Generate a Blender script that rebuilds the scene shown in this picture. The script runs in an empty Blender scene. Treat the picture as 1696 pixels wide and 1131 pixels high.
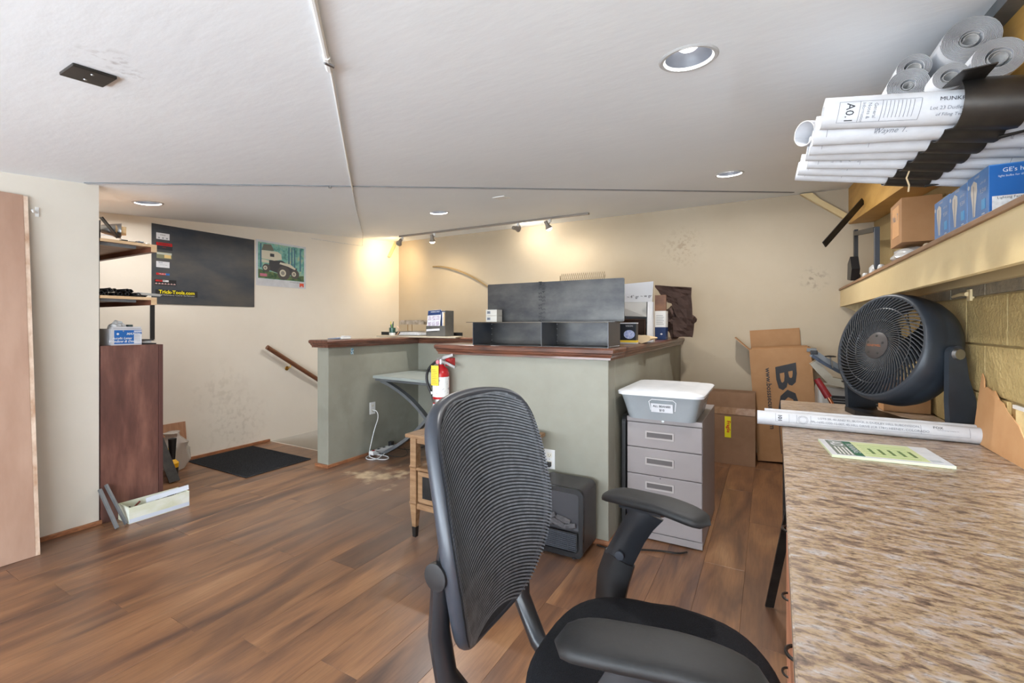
import bpy, bmesh, math, random
from mathutils import Vector, Matrix
random.seed(7)
D = bpy.data; SC = bpy.context.scene; COL = SC.collection
PI = math.pi
# ------------------------------------------------------------------ camera
YAW = math.atan2(424, 754)
cam = D.cameras.new('camera'); cam.sensor_width = 36; cam.lens = 754/1696*36
cam.shift_y = -27.5/1696; cam.clip_start = .02
co = D.objects.new('camera', cam); COL.objects.link(co)
co.location = (0, 0, 1.23); co.rotation_euler = (PI/2, 0, YAW); SC.camera = co
# ------------------------------------------------------------------ world sky and added fill lamps
w = D.worlds.new('sky'); SC.world = w; w.use_nodes = True
w.node_tree.nodes['Background'].inputs[0].default_value = (.80, .90, 1, 1)
w.node_tree.nodes['Background'].inputs[1].default_value = 6.0
def area(name, loc, target, sx, sy, power, col=(1, 1, 1), spread=PI):
    l = D.lights.new(name, 'AREA'); l.shape = 'RECTANGLE'; l.size = sx; l.size_y = sy
    l.energy = power; l.color = col; l.spread = spread
    o = D.objects.new(name, l); COL.objects.link(o); o.location = loc
    o.rotation_euler = (Vector(target)-Vector(loc)).to_track_quat('-Z', 'Y').to_euler()
    return o
area('rear_fill_light', (-1.5, -2.5, 1.1), (-1.6, 1.2, 1.2), 3.6, .9, 30, (.80, .90, 1))  # added fill lamp in front of the unseen rear window
area('ceiling_fill_light', (-1.5, -2.3, .62), (-1.6, -1.2, 1.9), 3.6, .5, 88, (.78, .89, 1))  # added upward fill lamp that brightens the ceiling
area('side_fill_light', (.70, -1.3, .95), (-2.5, .6, 1.3), 1.6, .8, 56, (.80, .90, 1))  # added fill lamp towards the left wall; no window at this spot
SC.view_settings.view_transform = 'Standard'; SC.view_settings.look = 'None'
SC.view_settings.gamma = 1; SC.view_settings.exposure = .57
SC.view_settings.use_curve_mapping = False
# ------------------------------------------------------------------ materials
def lin(c):
    return tuple(((v/255)/12.92 if v/255 <= .04045 else ((v/255+.055)/1.055)**2.4) for v in c)+(1,)
MATS = {}
def mat(name, c, rough=.6, metal=0, c2=None, ns=6, stretch=(1, 1, 1), bump=0, bs=40, spec=.5, coat=0,
        alpha=1, trans=0, emit=None, es=0, rnd=0, detail=5, lo=.35, hi=.65, c3=None, bstretch=None, coatr=.1):
    m = D.materials.new(name); m.use_nodes = True; nt = m.node_tree; N = nt.nodes; L = nt.links
    b = N['Principled BSDF']; I = b.inputs
    I['Base Color'].default_value = lin(c); I['Roughness'].default_value = rough
    I['Metallic'].default_value = metal; I['Specular IOR Level'].default_value = spec
    I['Coat Weight'].default_value = coat; I['Coat Roughness'].default_value = coatr
    I['Alpha'].default_value = alpha; I['Transmission Weight'].default_value = trans
    if emit: I['Emission Color'].default_value = lin(emit); I['Emission Strength'].default_value = es
    if c2 or bump or rnd:
        tc = N.new('ShaderNodeTexCoord'); mp = N.new('ShaderNodeMapping'); mp.inputs['Scale'].default_value = stretch
        src = tc.outputs['Object']
        if rnd:
            oi = N.new('ShaderNodeObjectInfo'); mu = N.new('ShaderNodeVectorMath'); mu.operation = 'SCALE'
            mu.inputs[0].default_value = (17, 31, 7); L.new(oi.outputs['Random'], mu.inputs['Scale'])
            ad = N.new('ShaderNodeVectorMath'); L.new(src, ad.inputs[0]); L.new(mu.outputs[0], ad.inputs[1]); src = ad.outputs[0]
        L.new(src, mp.inputs[0])
    if c2:
        nz = N.new('ShaderNodeTexNoise'); nz.inputs['Scale'].default_value = ns; nz.inputs['Detail'].default_value = detail
        nz.inputs['Roughness'].default_value = .6
        L.new(mp.outputs[0], nz.inputs['Vector'])
        cr = N.new('ShaderNodeValToRGB'); cr.color_ramp.elements[0].position = lo; cr.color_ramp.elements[1].position = hi
        cr.color_ramp.elements[0].color = lin(c); cr.color_ramp.elements[1].color = lin(c2)
        if c3:
            e = cr.color_ramp.elements.new((lo+hi)/2); e.color = lin(c3)
        L.new(nz.outputs['Fac'], cr.inputs[0]); out = cr.outputs[0]
        if rnd:
            hs = N.new('ShaderNodeHueSaturation'); mr = N.new('ShaderNodeMapRange')
            mr.inputs['To Min'].default_value = 1-rnd; mr.inputs['To Max'].default_value = 1+rnd
            L.new(oi.outputs['Random'], mr.inputs[0]); L.new(mr.outputs[0], hs.inputs['Value'])
            L.new(out, hs.inputs['Color']); out = hs.outputs[0]
        L.new(out, I['Base Color'])
    if bump:
        n2 = N.new('ShaderNodeTexNoise'); n2.inputs['Scale'].default_value = bs; n2.inputs['Detail'].default_value = 4
        if bstretch:
            m2 = N.new('ShaderNodeMapping'); m2.inputs['Scale'].default_value = bstretch
            L.new(tc.outputs['Object'], m2.inputs[0]); L.new(m2.outputs[0], n2.inputs['Vector'])
        else: L.new(tc.outputs['Object'], n2.inputs['Vector'])
        bp = N.new('ShaderNodeBump'); bp.inputs['Strength'].default_value = bump; bp.inputs['Distance'].default_value = .01
        L.new(n2.outputs['Fac'], bp.inputs['Height']); L.new(bp.outputs[0], I['Normal'])
    MATS[name] = m
    return m
def wood_floor():
    m = mat('laminate_wood', (150, 98, 64), .34, coat=.12, coatr=.25); nt = m.node_tree; N = nt.nodes; L = nt.links; b = N['Principled BSDF']
    tc = N.new('ShaderNodeTexCoord'); oi = N.new('ShaderNodeObjectInfo')
    mu = N.new('ShaderNodeVectorMath'); mu.operation = 'SCALE'; mu.inputs[0].default_value = (13, 29, 5)
    L.new(oi.outputs['Random'], mu.inputs['Scale'])
    ad = N.new('ShaderNodeVectorMath'); L.new(tc.outputs['Object'], ad.inputs[0]); L.new(mu.outputs[0], ad.inputs[1])
    def noise(sc, st, det, dist=0):
        mp = N.new('ShaderNodeMapping'); mp.inputs['Scale'].default_value = st; L.new(ad.outputs[0], mp.inputs[0])
        n = N.new('ShaderNodeTexNoise'); n.inputs['Scale'].default_value = sc; n.inputs['Detail'].default_value = det
        n.inputs['Distortion'].default_value = dist; L.new(mp.outputs[0], n.inputs['Vector']); return n
    a = noise(1.6, (4.2, .75, 1), 5, .8); g = noise(9, (14, .9, 1), 6, .5); k = noise(2.2, (3.0, .45, 1), 2, 1.2)
    cr = N.new('ShaderNodeValToRGB'); e = cr.color_ramp.elements
    e[0].position = .28; e[0].color = lin((80, 58, 48)); e[1].position = .75; e[1].color = lin((158, 118, 84))
    x = e.new(.42); x.color = lin((112, 79, 58)); x = e.new(.56); x.color = lin((138, 98, 68))
    L.new(a.outputs['Fac'], cr.inputs[0])
    mx = N.new('ShaderNodeMix'); mx.data_type = 'RGBA'; mx.blend_type = 'MULTIPLY'; mx.inputs['Factor'].default_value = .38
    c2 = N.new('ShaderNodeValToRGB'); c2.color_ramp.elements[0].position = .3; c2.color_ramp.elements[0].color = (.42, .38, .36, 1); c2.color_ramp.elements[1].position = .62
    L.new(g.outputs['Fac'], c2.inputs[0]); L.new(cr.outputs[0], mx.inputs['A']); L.new(c2.outputs[0], mx.inputs['B'])
    m2 = N.new('ShaderNodeMix'); m2.data_type = 'RGBA'; m2.blend_type = 'MIX'
    c3 = N.new('ShaderNodeValToRGB'); c3.color_ramp.elements[0].position = .60; c3.color_ramp.elements[1].position = .76; c3.color_ramp.elements[1].color = (.75, .75, .75, 1); c3.color_ramp.elements[0].color = (0, 0, 0, 1)
    L.new(k.outputs['Fac'], c3.inputs[0]); L.new(c3.outputs[0], m2.inputs['Factor']); L.new(mx.outputs['Result'], m2.inputs['A'])
    m2.inputs['B'].default_value = lin((74, 56, 50))
    hs = N.new('ShaderNodeHueSaturation'); mr = N.new('ShaderNodeMapRange'); mr.inputs['To Min'].default_value = .94; mr.inputs['To Max'].default_value = 1.06
    L.new(oi.outputs['Random'], mr.inputs[0]); L.new(mr.outputs[0], hs.inputs['Value']); L.new(m2.outputs['Result'], hs.inputs['Color'])
    # worn, dusty patches in front of the counter (world position)
    geo = N.new('ShaderNodeNewGeometry')
    def spot(cx, cy, r0, r1, col, fac, prev, nsc):
        vm = N.new('ShaderNodeVectorMath'); vm.operation = 'DISTANCE'; vm.inputs[1].default_value = (cx, cy, 0); L.new(geo.outputs['Position'], vm.inputs[0])
        nn = N.new('ShaderNodeTexNoise'); nn.inputs['Scale'].default_value = nsc; nn.inputs['Detail'].default_value = 6; L.new(geo.outputs['Position'], nn.inputs['Vector'])
        m1 = N.new('ShaderNodeMath'); m1.operation = 'MULTIPLY_ADD'; m1.inputs[1].default_value = 1.1; L.new(nn.outputs['Fac'], m1.inputs[0]); L.new(vm.outputs['Value'], m1.inputs[2])
        r = N.new('ShaderNodeMapRange'); r.inputs['From Min'].default_value = r0+.55; r.inputs['From Max'].default_value = r1+.55
        r.inputs['To Min'].default_value = fac; r.inputs['To Max'].default_value = 0; L.new(m1.outputs[0], r.inputs[0])
        mm = N.new('ShaderNodeMix'); mm.data_type = 'RGBA'; L.new(r.outputs[0], mm.inputs['Factor']); L.new(prev, mm.inputs['A']); mm.inputs['B'].default_value = lin(col)
        return mm.outputs['Result']
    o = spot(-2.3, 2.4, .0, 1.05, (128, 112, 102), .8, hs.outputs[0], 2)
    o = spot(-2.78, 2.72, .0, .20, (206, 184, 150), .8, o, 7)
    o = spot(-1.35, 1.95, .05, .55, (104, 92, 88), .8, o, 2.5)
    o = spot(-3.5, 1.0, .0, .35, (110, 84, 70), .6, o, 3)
    L.new(o, b.inputs['Base Color'])
    return m
M_floor = wood_floor()
WALLB = dict(bump=.14, bs=9, bstretch=(1, 1, 1))
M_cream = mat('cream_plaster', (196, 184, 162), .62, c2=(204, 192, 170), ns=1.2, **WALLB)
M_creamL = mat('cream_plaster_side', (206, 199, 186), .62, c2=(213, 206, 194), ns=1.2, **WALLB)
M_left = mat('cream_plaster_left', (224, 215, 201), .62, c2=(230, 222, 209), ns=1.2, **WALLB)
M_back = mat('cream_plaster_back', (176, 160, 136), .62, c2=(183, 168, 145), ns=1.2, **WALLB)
M_ceil = mat('brushed_ceiling_plaster', (228, 232, 236), .7, c2=(233, 237, 240), ns=1, bump=.16, bs=9, bstretch=(1, 2.2, 1))
M_sage = mat('sage_wall_paint', (136, 134, 121), .55, c2=(147, 146, 133), ns=2.5, bump=.16, bs=9)
M_dark_wood = mat('dark_stained_cap_wood', (70, 42, 32), .35, c2=(122, 76, 56), ns=5, stretch=(1, 9, 9), coat=.3)
M_dark_woodY = mat('dark_stained_cap_wood_long', (70, 42, 32), .35, c2=(116, 74, 58), ns=5, stretch=(9, 1, 9), coat=.3)
M_base = mat('base_trim_wood', (130, 84, 56), .5, c2=(166, 112, 76), ns=6, stretch=(3, 3, 9))
M_block = mat('tan_painted_block', (172, 148, 98), .6, c2=(192, 168, 114), ns=5, bump=.9, bs=60, rnd=.06)
M_mortar = mat('painted_mortar', (162, 140, 96), .8, bump=.5, bs=60)
M_grey_block = mat('bare_grey_block', (122, 112, 96), .85, c2=(150, 136, 112), ns=12, bump=.8, bs=50, rnd=.05)
M_tan = mat('tan_painted_board', (206, 182, 134), .45, c2=(216, 194, 148), ns=2, stretch=(2, .6, 2), bump=.1)
M_plyY = mat('yellow_plywood', (178, 134, 62), .55, c2=(198, 154, 82), ns=3, stretch=(1, 1, 6), bump=.1)
M_shelfwood = mat('shelf_board_wood', (128, 94, 66), .5, c2=(158, 120, 88), ns=6, stretch=(6, 1, 6))
M_rawwood = mat('raw_pine_edge', (198, 164, 124), .6, c2=(214, 182, 144), ns=8, stretch=(6, 1, 6))
M_reddark = mat('red_brown_shelf_under', (90, 52, 38), .5, c2=(120, 72, 52), ns=5, stretch=(1, 6, 6))
M_cabwood = mat('walnut_stained_panel', (72, 48, 44), .4, c2=(140, 98, 84), ns=4.2, stretch=(2.5, 2.2, .45), coat=.25, c3=(102, 68, 60), detail=7, lo=.28, hi=.74)
M_plypink = mat('pinkish_plywood', (164, 130, 110), .6, c2=(178, 146, 126), ns=2.2, stretch=(3, 3, .8), detail=6)
M_plytop = mat('plywood_edge', (176, 140, 112), .7, c2=(222, 200, 180), ns=14, stretch=(1, 1, .6))
M_black = mat('matte_black_plastic', (26, 26, 28), .45)
M_blackg = mat('satin_black_plastic', (34, 36, 40), .3, spec=.5)
M_fan = mat('dark_slate_plastic', (38, 44, 52), .42, c2=(48, 54, 62), ns=8)
M_fandk = mat('fan_grille_plastic', (22, 24, 28), .4)
M_spk = mat('fan_spoke_plastic', (50, 53, 58), .35)
M_fanhub = mat('fan_hub_plastic', (70, 64, 62), .45)
M_rubber = mat('arm_pad_rubber', (17, 17, 18), .6, c2=(26, 25, 26), ns=20, bump=.05, bs=200)
M_seatf = mat('black_seat_fabric', (17, 18, 22), .85, c2=(27, 29, 34), ns=260, bump=.5, bs=420, spec=.2)
M_meshf = mat('grey_mesh_thread', (92, 98, 106), .6, c2=(118, 124, 132), ns=60)
M_meshd = mat('dark_mesh_backing', (36, 39, 44), .85, c2=(50, 54, 60), ns=140, stretch=(1, 1, 4))
M_frame = mat('chair_frame_grey_black', (52, 56, 64), .36)
M_chrome = mat('chrome', (205, 208, 212), .15, 1)
M_alu = mat('brushed_aluminium', (170, 172, 174), .35, 1)
M_steel = mat('hot_rolled_steel_sheet', (52, 60, 72), .4, .25, c2=(92, 89, 85), ns=2.0, stretch=(1, 1, 2.2), detail=6, lo=.3, hi=.75)
M_steelX = mat('mill_scale_steel', (42, 42, 44), .36, .5, c2=(78, 76, 73), ns=3, stretch=(1, 1, 2), detail=7)
M_dsteel = mat('dark_steel', (50, 48, 47), .4, .7, c2=(70, 66, 62), ns=10)
M_gsteel = mat('grey_steel_tube', (104, 108, 112), .45, .4, c2=(124, 126, 128), ns=8)
M_cab = mat('grey_enamelled_steel', (138, 130, 130), .38, c2=(145, 137, 136), ns=3)
M_cabdk = mat('grey_enamel_recess', (112, 104, 104), .5)
M_white = mat('white_plastic', (224, 224, 222), .4)
M_paper = mat('white_paper', (196, 197, 201), .7, c2=(208, 209, 213), ns=14)
M_paperg = mat('aged_paper_edge', (196, 194, 192), .8, c2=(222, 220, 218), ns=60)
M_pedge = mat('paper_edge_shade', (138, 137, 137), .8)  # grey of the roll ends stands in for shade between paper layers
M_ink = mat('black_ink', (40, 42, 48), .8)
M_inkg = mat('grey_ink', (120, 124, 132), .8)
M_card = mat('corrugated_cardboard', (158, 116, 76), .75, c2=(170, 128, 88), ns=4, bump=.08, bs=80)
M_carddk = mat('brown_cardboard', (134, 102, 76), .78, c2=(148, 114, 88), ns=5, bump=.08, bs=80)
M_cardl = mat('light_cardboard', (196, 146, 98), .75, c2=(206, 158, 110), ns=5)
M_granite = None
def granite():
    m = mat('speckled_brown_laminate', (150, 120, 96), .36, coat=.12, coatr=.3); nt = m.node_tree; N = nt.nodes; L = nt.links; b = N['Principled BSDF']
    tc = N.new('ShaderNodeTexCoord')
    def noise(sc, st, det):
        mp = N.new('ShaderNodeMapping'); mp.inputs['Scale'].default_value = st; mp.inputs['Rotation'].default_value = (0, 0, 0); L.new(tc.outputs['Object'], mp.inputs[0])
        n = N.new('ShaderNodeTexNoise'); n.inputs['Scale'].default_value = sc; n.inputs['Detail'].default_value = det; n.inputs['Roughness'].default_value = .65
        n.inputs['Distortion'].default_value = .4
        L.new(mp.outputs[0], n.inputs['Vector']); return n.outputs['Fac']
    cr = N.new('ShaderNodeValToRGB'); e = cr.color_ramp.elements
    e[0].position = .34; e[0].color = lin((100, 82, 72)); e[1].position = .66; e[1].color = lin((182, 178, 176))
    for p, c in ((.44, (140, 116, 98)), (.50, (172, 148, 116)), (.57, (172, 152, 138))): x = e.new(p); x.color = lin(c)
    L.new(noise(19, (1, 2.2, 1), 9), cr.inputs[0])
    c2 = N.new('ShaderNodeValToRGB'); c2.color_ramp.elements[0].position = .36; c2.color_ramp.elements[0].color = (.36, .34, .35, 1); c2.color_ramp.elements[1].position = .5
    L.new(noise(60, (1, 2.2, 1), 7), c2.inputs[0])
    mx = N.new('ShaderNodeMix'); mx.data_type = 'RGBA'; mx.blend_type = 'MULTIPLY'; mx.inputs['Factor'].default_value = .8
    L.new(cr.outputs[0], mx.inputs['A']); L.new(c2.outputs[0], mx.inputs['B']); L.new(mx.outputs['Result'], b.inputs['Base Color'])
    return m
M_granite = granite()
M_drawer = mat('orange_maple_front', (224, 156, 120), .5, c2=(230, 166, 130), ns=4, stretch=(1, 1, 5))
M_tablewood = mat('worn_oak', (122, 90, 60), .5, c2=(150, 118, 86), ns=7, stretch=(1, 6, 6))
M_tubclear = mat('cloudy_clear_plastic', (160, 166, 171), .25, trans=.25, c2=(172, 178, 182), ns=3)
M_lid = mat('scuffed_white_lid', (214, 216, 220), .42, c2=(228, 229, 232), ns=9)
M_red = mat('red_enamel', (176, 26, 32), .25, coat=.4)
M_yellow = mat('yellow_card', (232, 200, 60), .6)
M_yel2 = mat('yellow_plastic', (226, 170, 20), .4)
M_rubmat = mat('charcoal_ribbed_carpet', (42, 43, 45), .95, c2=(70, 70, 72), ns=160, bump=.6, bs=300, spec=.1)
M_blue = mat('blue_print', (26, 92, 160), .35)
M_bluem = mat('mid_blue_print', (70, 120, 180), .35, c2=(92, 140, 196), ns=6)
M_navy = mat('navy_print', (24, 48, 92), .4)
M_cyan = mat('cyan_print', (70, 160, 214), .35)
M_bulbp = mat('bulb_picture_beige', (206, 196, 184), .4)
M_glow = mat('lit_led_lens', (255, 255, 255), .4, emit=(250, 252, 255), es=3.5)
M_ring = mat('trim_ring_grey', (176, 176, 176), .4)
M_warm = mat('warm_lit_bulb', (255, 244, 220), .4, emit=(255, 236, 200), es=12)
M_lens = mat('can_reflector', (96, 99, 106), .35)
M_spot = mat('aged_white_metal', (150, 142, 134), .35, .4)
M_mesh = mat('expanded_steel_mesh', (150, 134, 108), .5, .5)
M_brass = mat('brass', (190, 150, 80), .3, 1)
M_rail = mat('handrail_wood', (96, 58, 40), .35, c2=(122, 78, 54), ns=6, stretch=(8, 1, 8), coat=.3)
M_bag = mat('brown_kraft_dark_paper', (66, 48, 42), .8, c2=(84, 62, 54), ns=6, bump=.2, bs=20)
M_kraft = mat('tan_paper_bag', (206, 178, 138), .8, c2=(216, 190, 152), ns=6)
M_wrap = mat('clear_wrap', (216, 216, 214), .2, trans=.4)
M_glass = D.materials.new('window_glass'); M_glass.use_nodes = True
_n = M_glass.node_tree; _n.nodes.clear(); _o = _n.nodes.new('ShaderNodeOutputMaterial'); _m = _n.nodes.new('ShaderNodeMixShader'); _m.inputs[0].default_value = .08
_t = _n.nodes.new('ShaderNodeBsdfTransparent'); _g = _n.nodes.new('ShaderNodeBsdfGlossy'); _g.inputs['Roughness'].default_value = .02
_n.links.new(_t.outputs[0], _m.inputs[1]); _n.links.new(_g.outputs[0], _m.inputs[2]); _n.links.new(_m.outputs[0], _o.inputs[0])
def scuffs_and_shade(m, spots):
    nt = m.node_tree; N = nt.nodes; L = nt.links; b = N['Principled BSDF']; I = b.inputs['Base Color']; prev = I.links[0].from_socket; geo = N.new('ShaderNodeNewGeometry')
    for p, r, col, f, ns in spots:
        vm = N.new('ShaderNodeVectorMath'); vm.operation = 'DISTANCE'; vm.inputs[1].default_value = p; L.new(geo.outputs['Position'], vm.inputs[0])
        nn = N.new('ShaderNodeTexNoise'); nn.inputs['Scale'].default_value = ns; nn.inputs['Detail'].default_value = 8; L.new(geo.outputs['Position'], nn.inputs['Vector'])
        a = N.new('ShaderNodeMapRange'); a.inputs['From Min'].default_value = 0; a.inputs['From Max'].default_value = r; a.inputs['To Min'].default_value = f; a.inputs['To Max'].default_value = 0; L.new(vm.outputs['Value'], a.inputs[0])
        c = N.new('ShaderNodeMapRange'); c.inputs['From Min'].default_value = .5; c.inputs['From Max'].default_value = .62; L.new(nn.outputs['Fac'], c.inputs[0])
        mu = N.new('ShaderNodeMath'); mu.operation = 'MULTIPLY'; L.new(a.outputs[0], mu.inputs[0]); L.new(c.outputs[0], mu.inputs[1])
        mx = N.new('ShaderNodeMix'); mx.data_type = 'RGBA'; L.new(mu.outputs[0], mx.inputs['Factor']); L.new(prev, mx.inputs['A']); mx.inputs['B'].default_value = lin(col); prev = mx.outputs['Result']
    L.new(prev, I)
scuffs_and_shade(M_back, [((-.76, 4.88, 2.02), .24, (130, 108, 82), .45, 30), ((.36, 4.88, 1.64), .13, (106, 94, 80), .7, 26)])
scuffs_and_shade(M_ceil, [((-1.75, .60, 2.04), .09, (130, 122, 114), .6, 26), ((-1.80, .68, 2.04), .06, (130, 120, 112), .5, 34)])
scuffs_and_shade(M_left, [((-4.6, 2.6, .25), .40, (176, 164, 146), .35, 20), ((-4.6, 2.45, .6), .35, (180, 170, 152), .3, 16)])
scuffs_and_shade(M_sage, [((-3.3, 3.0, .55), .75, (110, 108, 96), .5, 3), ((-3.3, 3.4, .2), .6, (108, 106, 94), .5, 4)])  # some dirt, mostly lamp shading put into the partition colour
def flat(name, c, r=.6): return MATS.get(name) or mat(name, c, r)
# ------------------------------------------------------------------ mesh helpers
def BM(): return bmesh.new()
def bx(bm, x0, x1, y0, y1, z0, z1, bev=0, M=None):
    vs = [bm.verts.new((x, y, z)) for z in (z0, z1) for y in (y0, y1) for x in (x0, x1)]
    fs = [bm.faces.new([vs[i] for i in f]) for f in ((0, 2, 3, 1), (4, 5, 7, 6), (0, 1, 5, 4), (2, 6, 7, 3), (0, 4, 6, 2), (1, 3, 7, 5))]
    if bev:
        es = list({e for f in fs for e in f.edges})
        r = bmesh.ops.bevel(bm, geom=es, offset=bev, segments=2, affect='EDGES', profile=.6)
        vs = list({v for f in r['faces'] for v in f.verts} | {v for v in vs if v.is_valid})
    if M is not None:
        for v in vs: v.co = M @ v.co
    return vs
def box_b(x0, x1, y0, y1, z0, z1, bev=0, M=None):
    b = BM(); bx(b, x0, x1, y0, y1, z0, z1, bev, M); return b
def frames(pts, closed=False, up=None):
    pts = [Vector(p) for p in pts]; n = len(pts); T = []
    for i in range(n):
        a = pts[(i-1) % n] if (closed or i) else pts[0]; b = pts[(i+1) % n] if (closed or i < n-1) else pts[-1]
        T.append((b-a).normalized())
    out = []; u = Vector(up) if up else (Vector((0, 0, 1)) if abs(T[0].z) < .9 else Vector((1, 0, 0)))
    for t in T:
        s = t.cross(u)
        if s.length < 1e-5: s = t.cross(Vector((1, .1, 0)))
        s.normalize(); v = s.cross(t).normalized()
        if not up: u = v
        out.append((s, v))
    return pts, out
def tube(bm, pts, r, n=8, closed=False, ry=None, up=None, caps=True, sq=False):
    P, F = frames(pts, closed, up); rings = []
    for i, (p, (s, v)) in enumerate(zip(P, F)):
        rr = r[i] if isinstance(r, (list, tuple)) else r
        r2 = rr if ry is None else (ry[i] if isinstance(ry, (list, tuple)) else ry)
        ring = []
        for k in range(n):
            a = 2*PI*(k+.5)/n; c, d = math.cos(a), math.sin(a)
            if sq: m = max(abs(c), abs(d)); c /= m; d /= m
            ring.append(bm.verts.new(p+s*rr*c+v*r2*d))
        rings.append(ring)
    m = len(rings)
    for i in range(m if closed else m-1):
        a, b = rings[i], rings[(i+1) % m]
        for k in range(n): bm.faces.new((a[k], a[(k+1) % n], b[(k+1) % n], b[k]))
    if not closed and caps:
        bm.faces.new(rings[0][::-1]); bm.faces.new(rings[-1])
def lathe(bm, prof, n=24, M=None, closed=False):
    M = M or Matrix(); rings = []
    for r, z in prof:
        if r < 1e-6: rings.append([bm.verts.new(M @ Vector((0, 0, z)))])
        else: rings.append([bm.verts.new(M @ Vector((r*math.cos(2*PI*k/n), r*math.sin(2*PI*k/n), z))) for k in range(n)])
    ps = list(zip(rings, rings[1:]+([rings[0]] if closed else [])))
    if not closed: ps = ps[:len(rings)-1]
    for a, b in ps:
        for k in range(n):
            k2 = (k+1) % n
            if len(a) == 1 and len(b) == 1: continue
            if len(a) == 1: bm.faces.new((a[0], b[k2], b[k]))
            elif len(b) == 1: bm.faces.new((a[k], a[k2], b[0]))
            else: bm.faces.new((a[k], a[k2], b[k2], b[k]))
def prism(bm, poly, z0, z1, M=None):
    M = M or Matrix()
    a = [bm.verts.new(M @ Vector((x, y, z0))) for x, y in poly]; b = [bm.verts.new(M @ Vector((x, y, z1))) for x, y in poly]
    n = len(poly); bm.faces.new(a[::-1]); bm.faces.new(b)
    for i in range(n): bm.faces.new((a[i], a[(i+1) % n], b[(i+1) % n], b[i]))
def quad(bm, *ps): bm.faces.new([bm.verts.new(p) for p in ps])
def basis(o, ex, ey, ez=None):
    ex = Vector(ex).normalized(); ey = Vector(ey).normalized(); ez = ex.cross(ey) if ez is None else Vector(ez)
    return Matrix(((ex.x, ey.x, ez.x, o[0]), (ex.y, ey.y, ez.y, o[1]), (ex.z, ey.z, ez.z, o[2]), (0, 0, 0, 1)))
def align(p, q):   # local z from p to q
    d = (Vector(q)-Vector(p)).normalized(); h = Vector((0, 0, 1)) if abs(d.z) < .95 else Vector((1, 0, 0))
    x = h.cross(d).normalized(); y = d.cross(x); return basis(p, x, y, d)
def sm(bm):
    for f in bm.faces: f.smooth = True
    return bm
def finish(name, bm, m, smooth=False, auto=None):
    bmesh.ops.recalc_face_normals(bm, faces=bm.faces)
    if smooth:
        for f in bm.faces: f.smooth = True
        if auto:
            for e in bm.edges:
                if len(e.link_faces) == 2 and e.calc_face_angle(0) > auto: e.smooth = False
    me = D.meshes.new(name); bm.to_mesh(me); bm.free()
    for x in (m if isinstance(m, (list, tuple)) else [m]): me.materials.append(x)
    return me
def setp(o, label=None, cat=None, group=None, kind=None):
    if label: o['label'] = label
    if cat: o['category'] = cat
    if group: o['group'] = group
    if kind: o['kind'] = kind
    return o
def obj(name, bm, m, parent=None, smooth=False, label=None, cat=None, group=None, kind=None, auto=.7):
    """bm in world coordinates (parent empties/meshes carry no rotation)"""
    if parent is not None:
        off = parent['_o'] if '_o' in parent else (0, 0, 0)
        bmesh.ops.translate(bm, verts=bm.verts, vec=-Vector(off))
    me = finish(name, bm, m, smooth, auto)
    o = D.objects.new(name, me); COL.objects.link(o)
    if parent is not None:
        o.parent = parent; o['_o'] = tuple(off)
    setp(o, label, cat, group, kind); return o
def solo(name, bm, m, loc, label, cat, group=None, smooth=False, auto=.7, kind=None):
    bmesh.ops.translate(bm, verts=bm.verts, vec=-Vector(loc))
    o = D.objects.new(name, finish(name, bm, m, smooth, auto)); COL.objects.link(o); o.location = loc; o['_o'] = tuple(loc)
    return setp(o, label, cat, group, kind)
def thing(name, loc, label, cat, group=None):
    o = D.objects.new(name, None); COL.objects.link(o); o.location = loc; o['_o'] = tuple(loc); o.empty_display_size = .05
    return setp(o, label, cat, group)
def struct(name, bm, m, parent=None, smooth=False):
    return obj(name, bm, m, parent, smooth, kind='structure')
_tc = {}
def text_geo(s, size, bold=0, shear=0, sx=1, spacing=1):
    k = (s, size, bold, shear, sx, spacing)
    if k not in _tc:
        c = D.curves.new('t', 'FONT'); c.body = s; c.size = size; c.align_x = 'CENTER'; c.align_y = 'CENTER'; c.offset = bold; c.shear = shear
        c.resolution_u = 2; c.space_character = spacing
        o = D.objects.new('t', c); COL.objects.link(o); dg = bpy.context.evaluated_depsgraph_get(); dg.update()
        me = D.meshes.new_from_object(o.evaluated_get(dg)); D.objects.remove(o); D.curves.remove(c)
        _tc[k] = ([(v.co.x*sx, v.co.y) for v in me.vertices], [tuple(p.vertices) for p in me.polygons]); D.meshes.remove(me)
    return _tc[k]
def text(s, size, M, m, parent, name='lettering', f=None, bold=0, shear=0, sx=1, lift=.0008, spacing=1, label=None):
    """flat lettering in the local xy plane of M, or mapped by f(u,v)->point"""
    V, F = text_geo(s, size, bold, shear, sx, spacing); bm = BM()
    vs = [bm.verts.new(f(x, y) if f else M @ Vector((x, y, lift))) for x, y in V]
    for q in F:
        try: bm.faces.new([vs[i] for i in q])
        except ValueError: pass
    return obj(name, bm, m, parent, label=label)
def panel(M, w, h, t=.001, x=0, y=0, bev=0):     # thin plate centred on (x,y) in M's plane
    b = BM(); bx(b, x-w/2, x+w/2, y-h/2, y+h/2, 0, t, bev, M); return b
def lines(bm, M, segs, w=.0012, lift=.0009):
    for x0, y0, x1, y1 in segs:
        d = Vector((x1-x0, y1-y0, 0)); n = Vector((-d.y, d.x, 0)).normalized()*w/2; a = Vector((x0, y0, lift)); b = a+d
        bm.faces.new([bm.verts.new(M @ p) for p in (a-n, b-n, b+n, a+n)])
def ccz(y): return 1.985+.088*y
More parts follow.
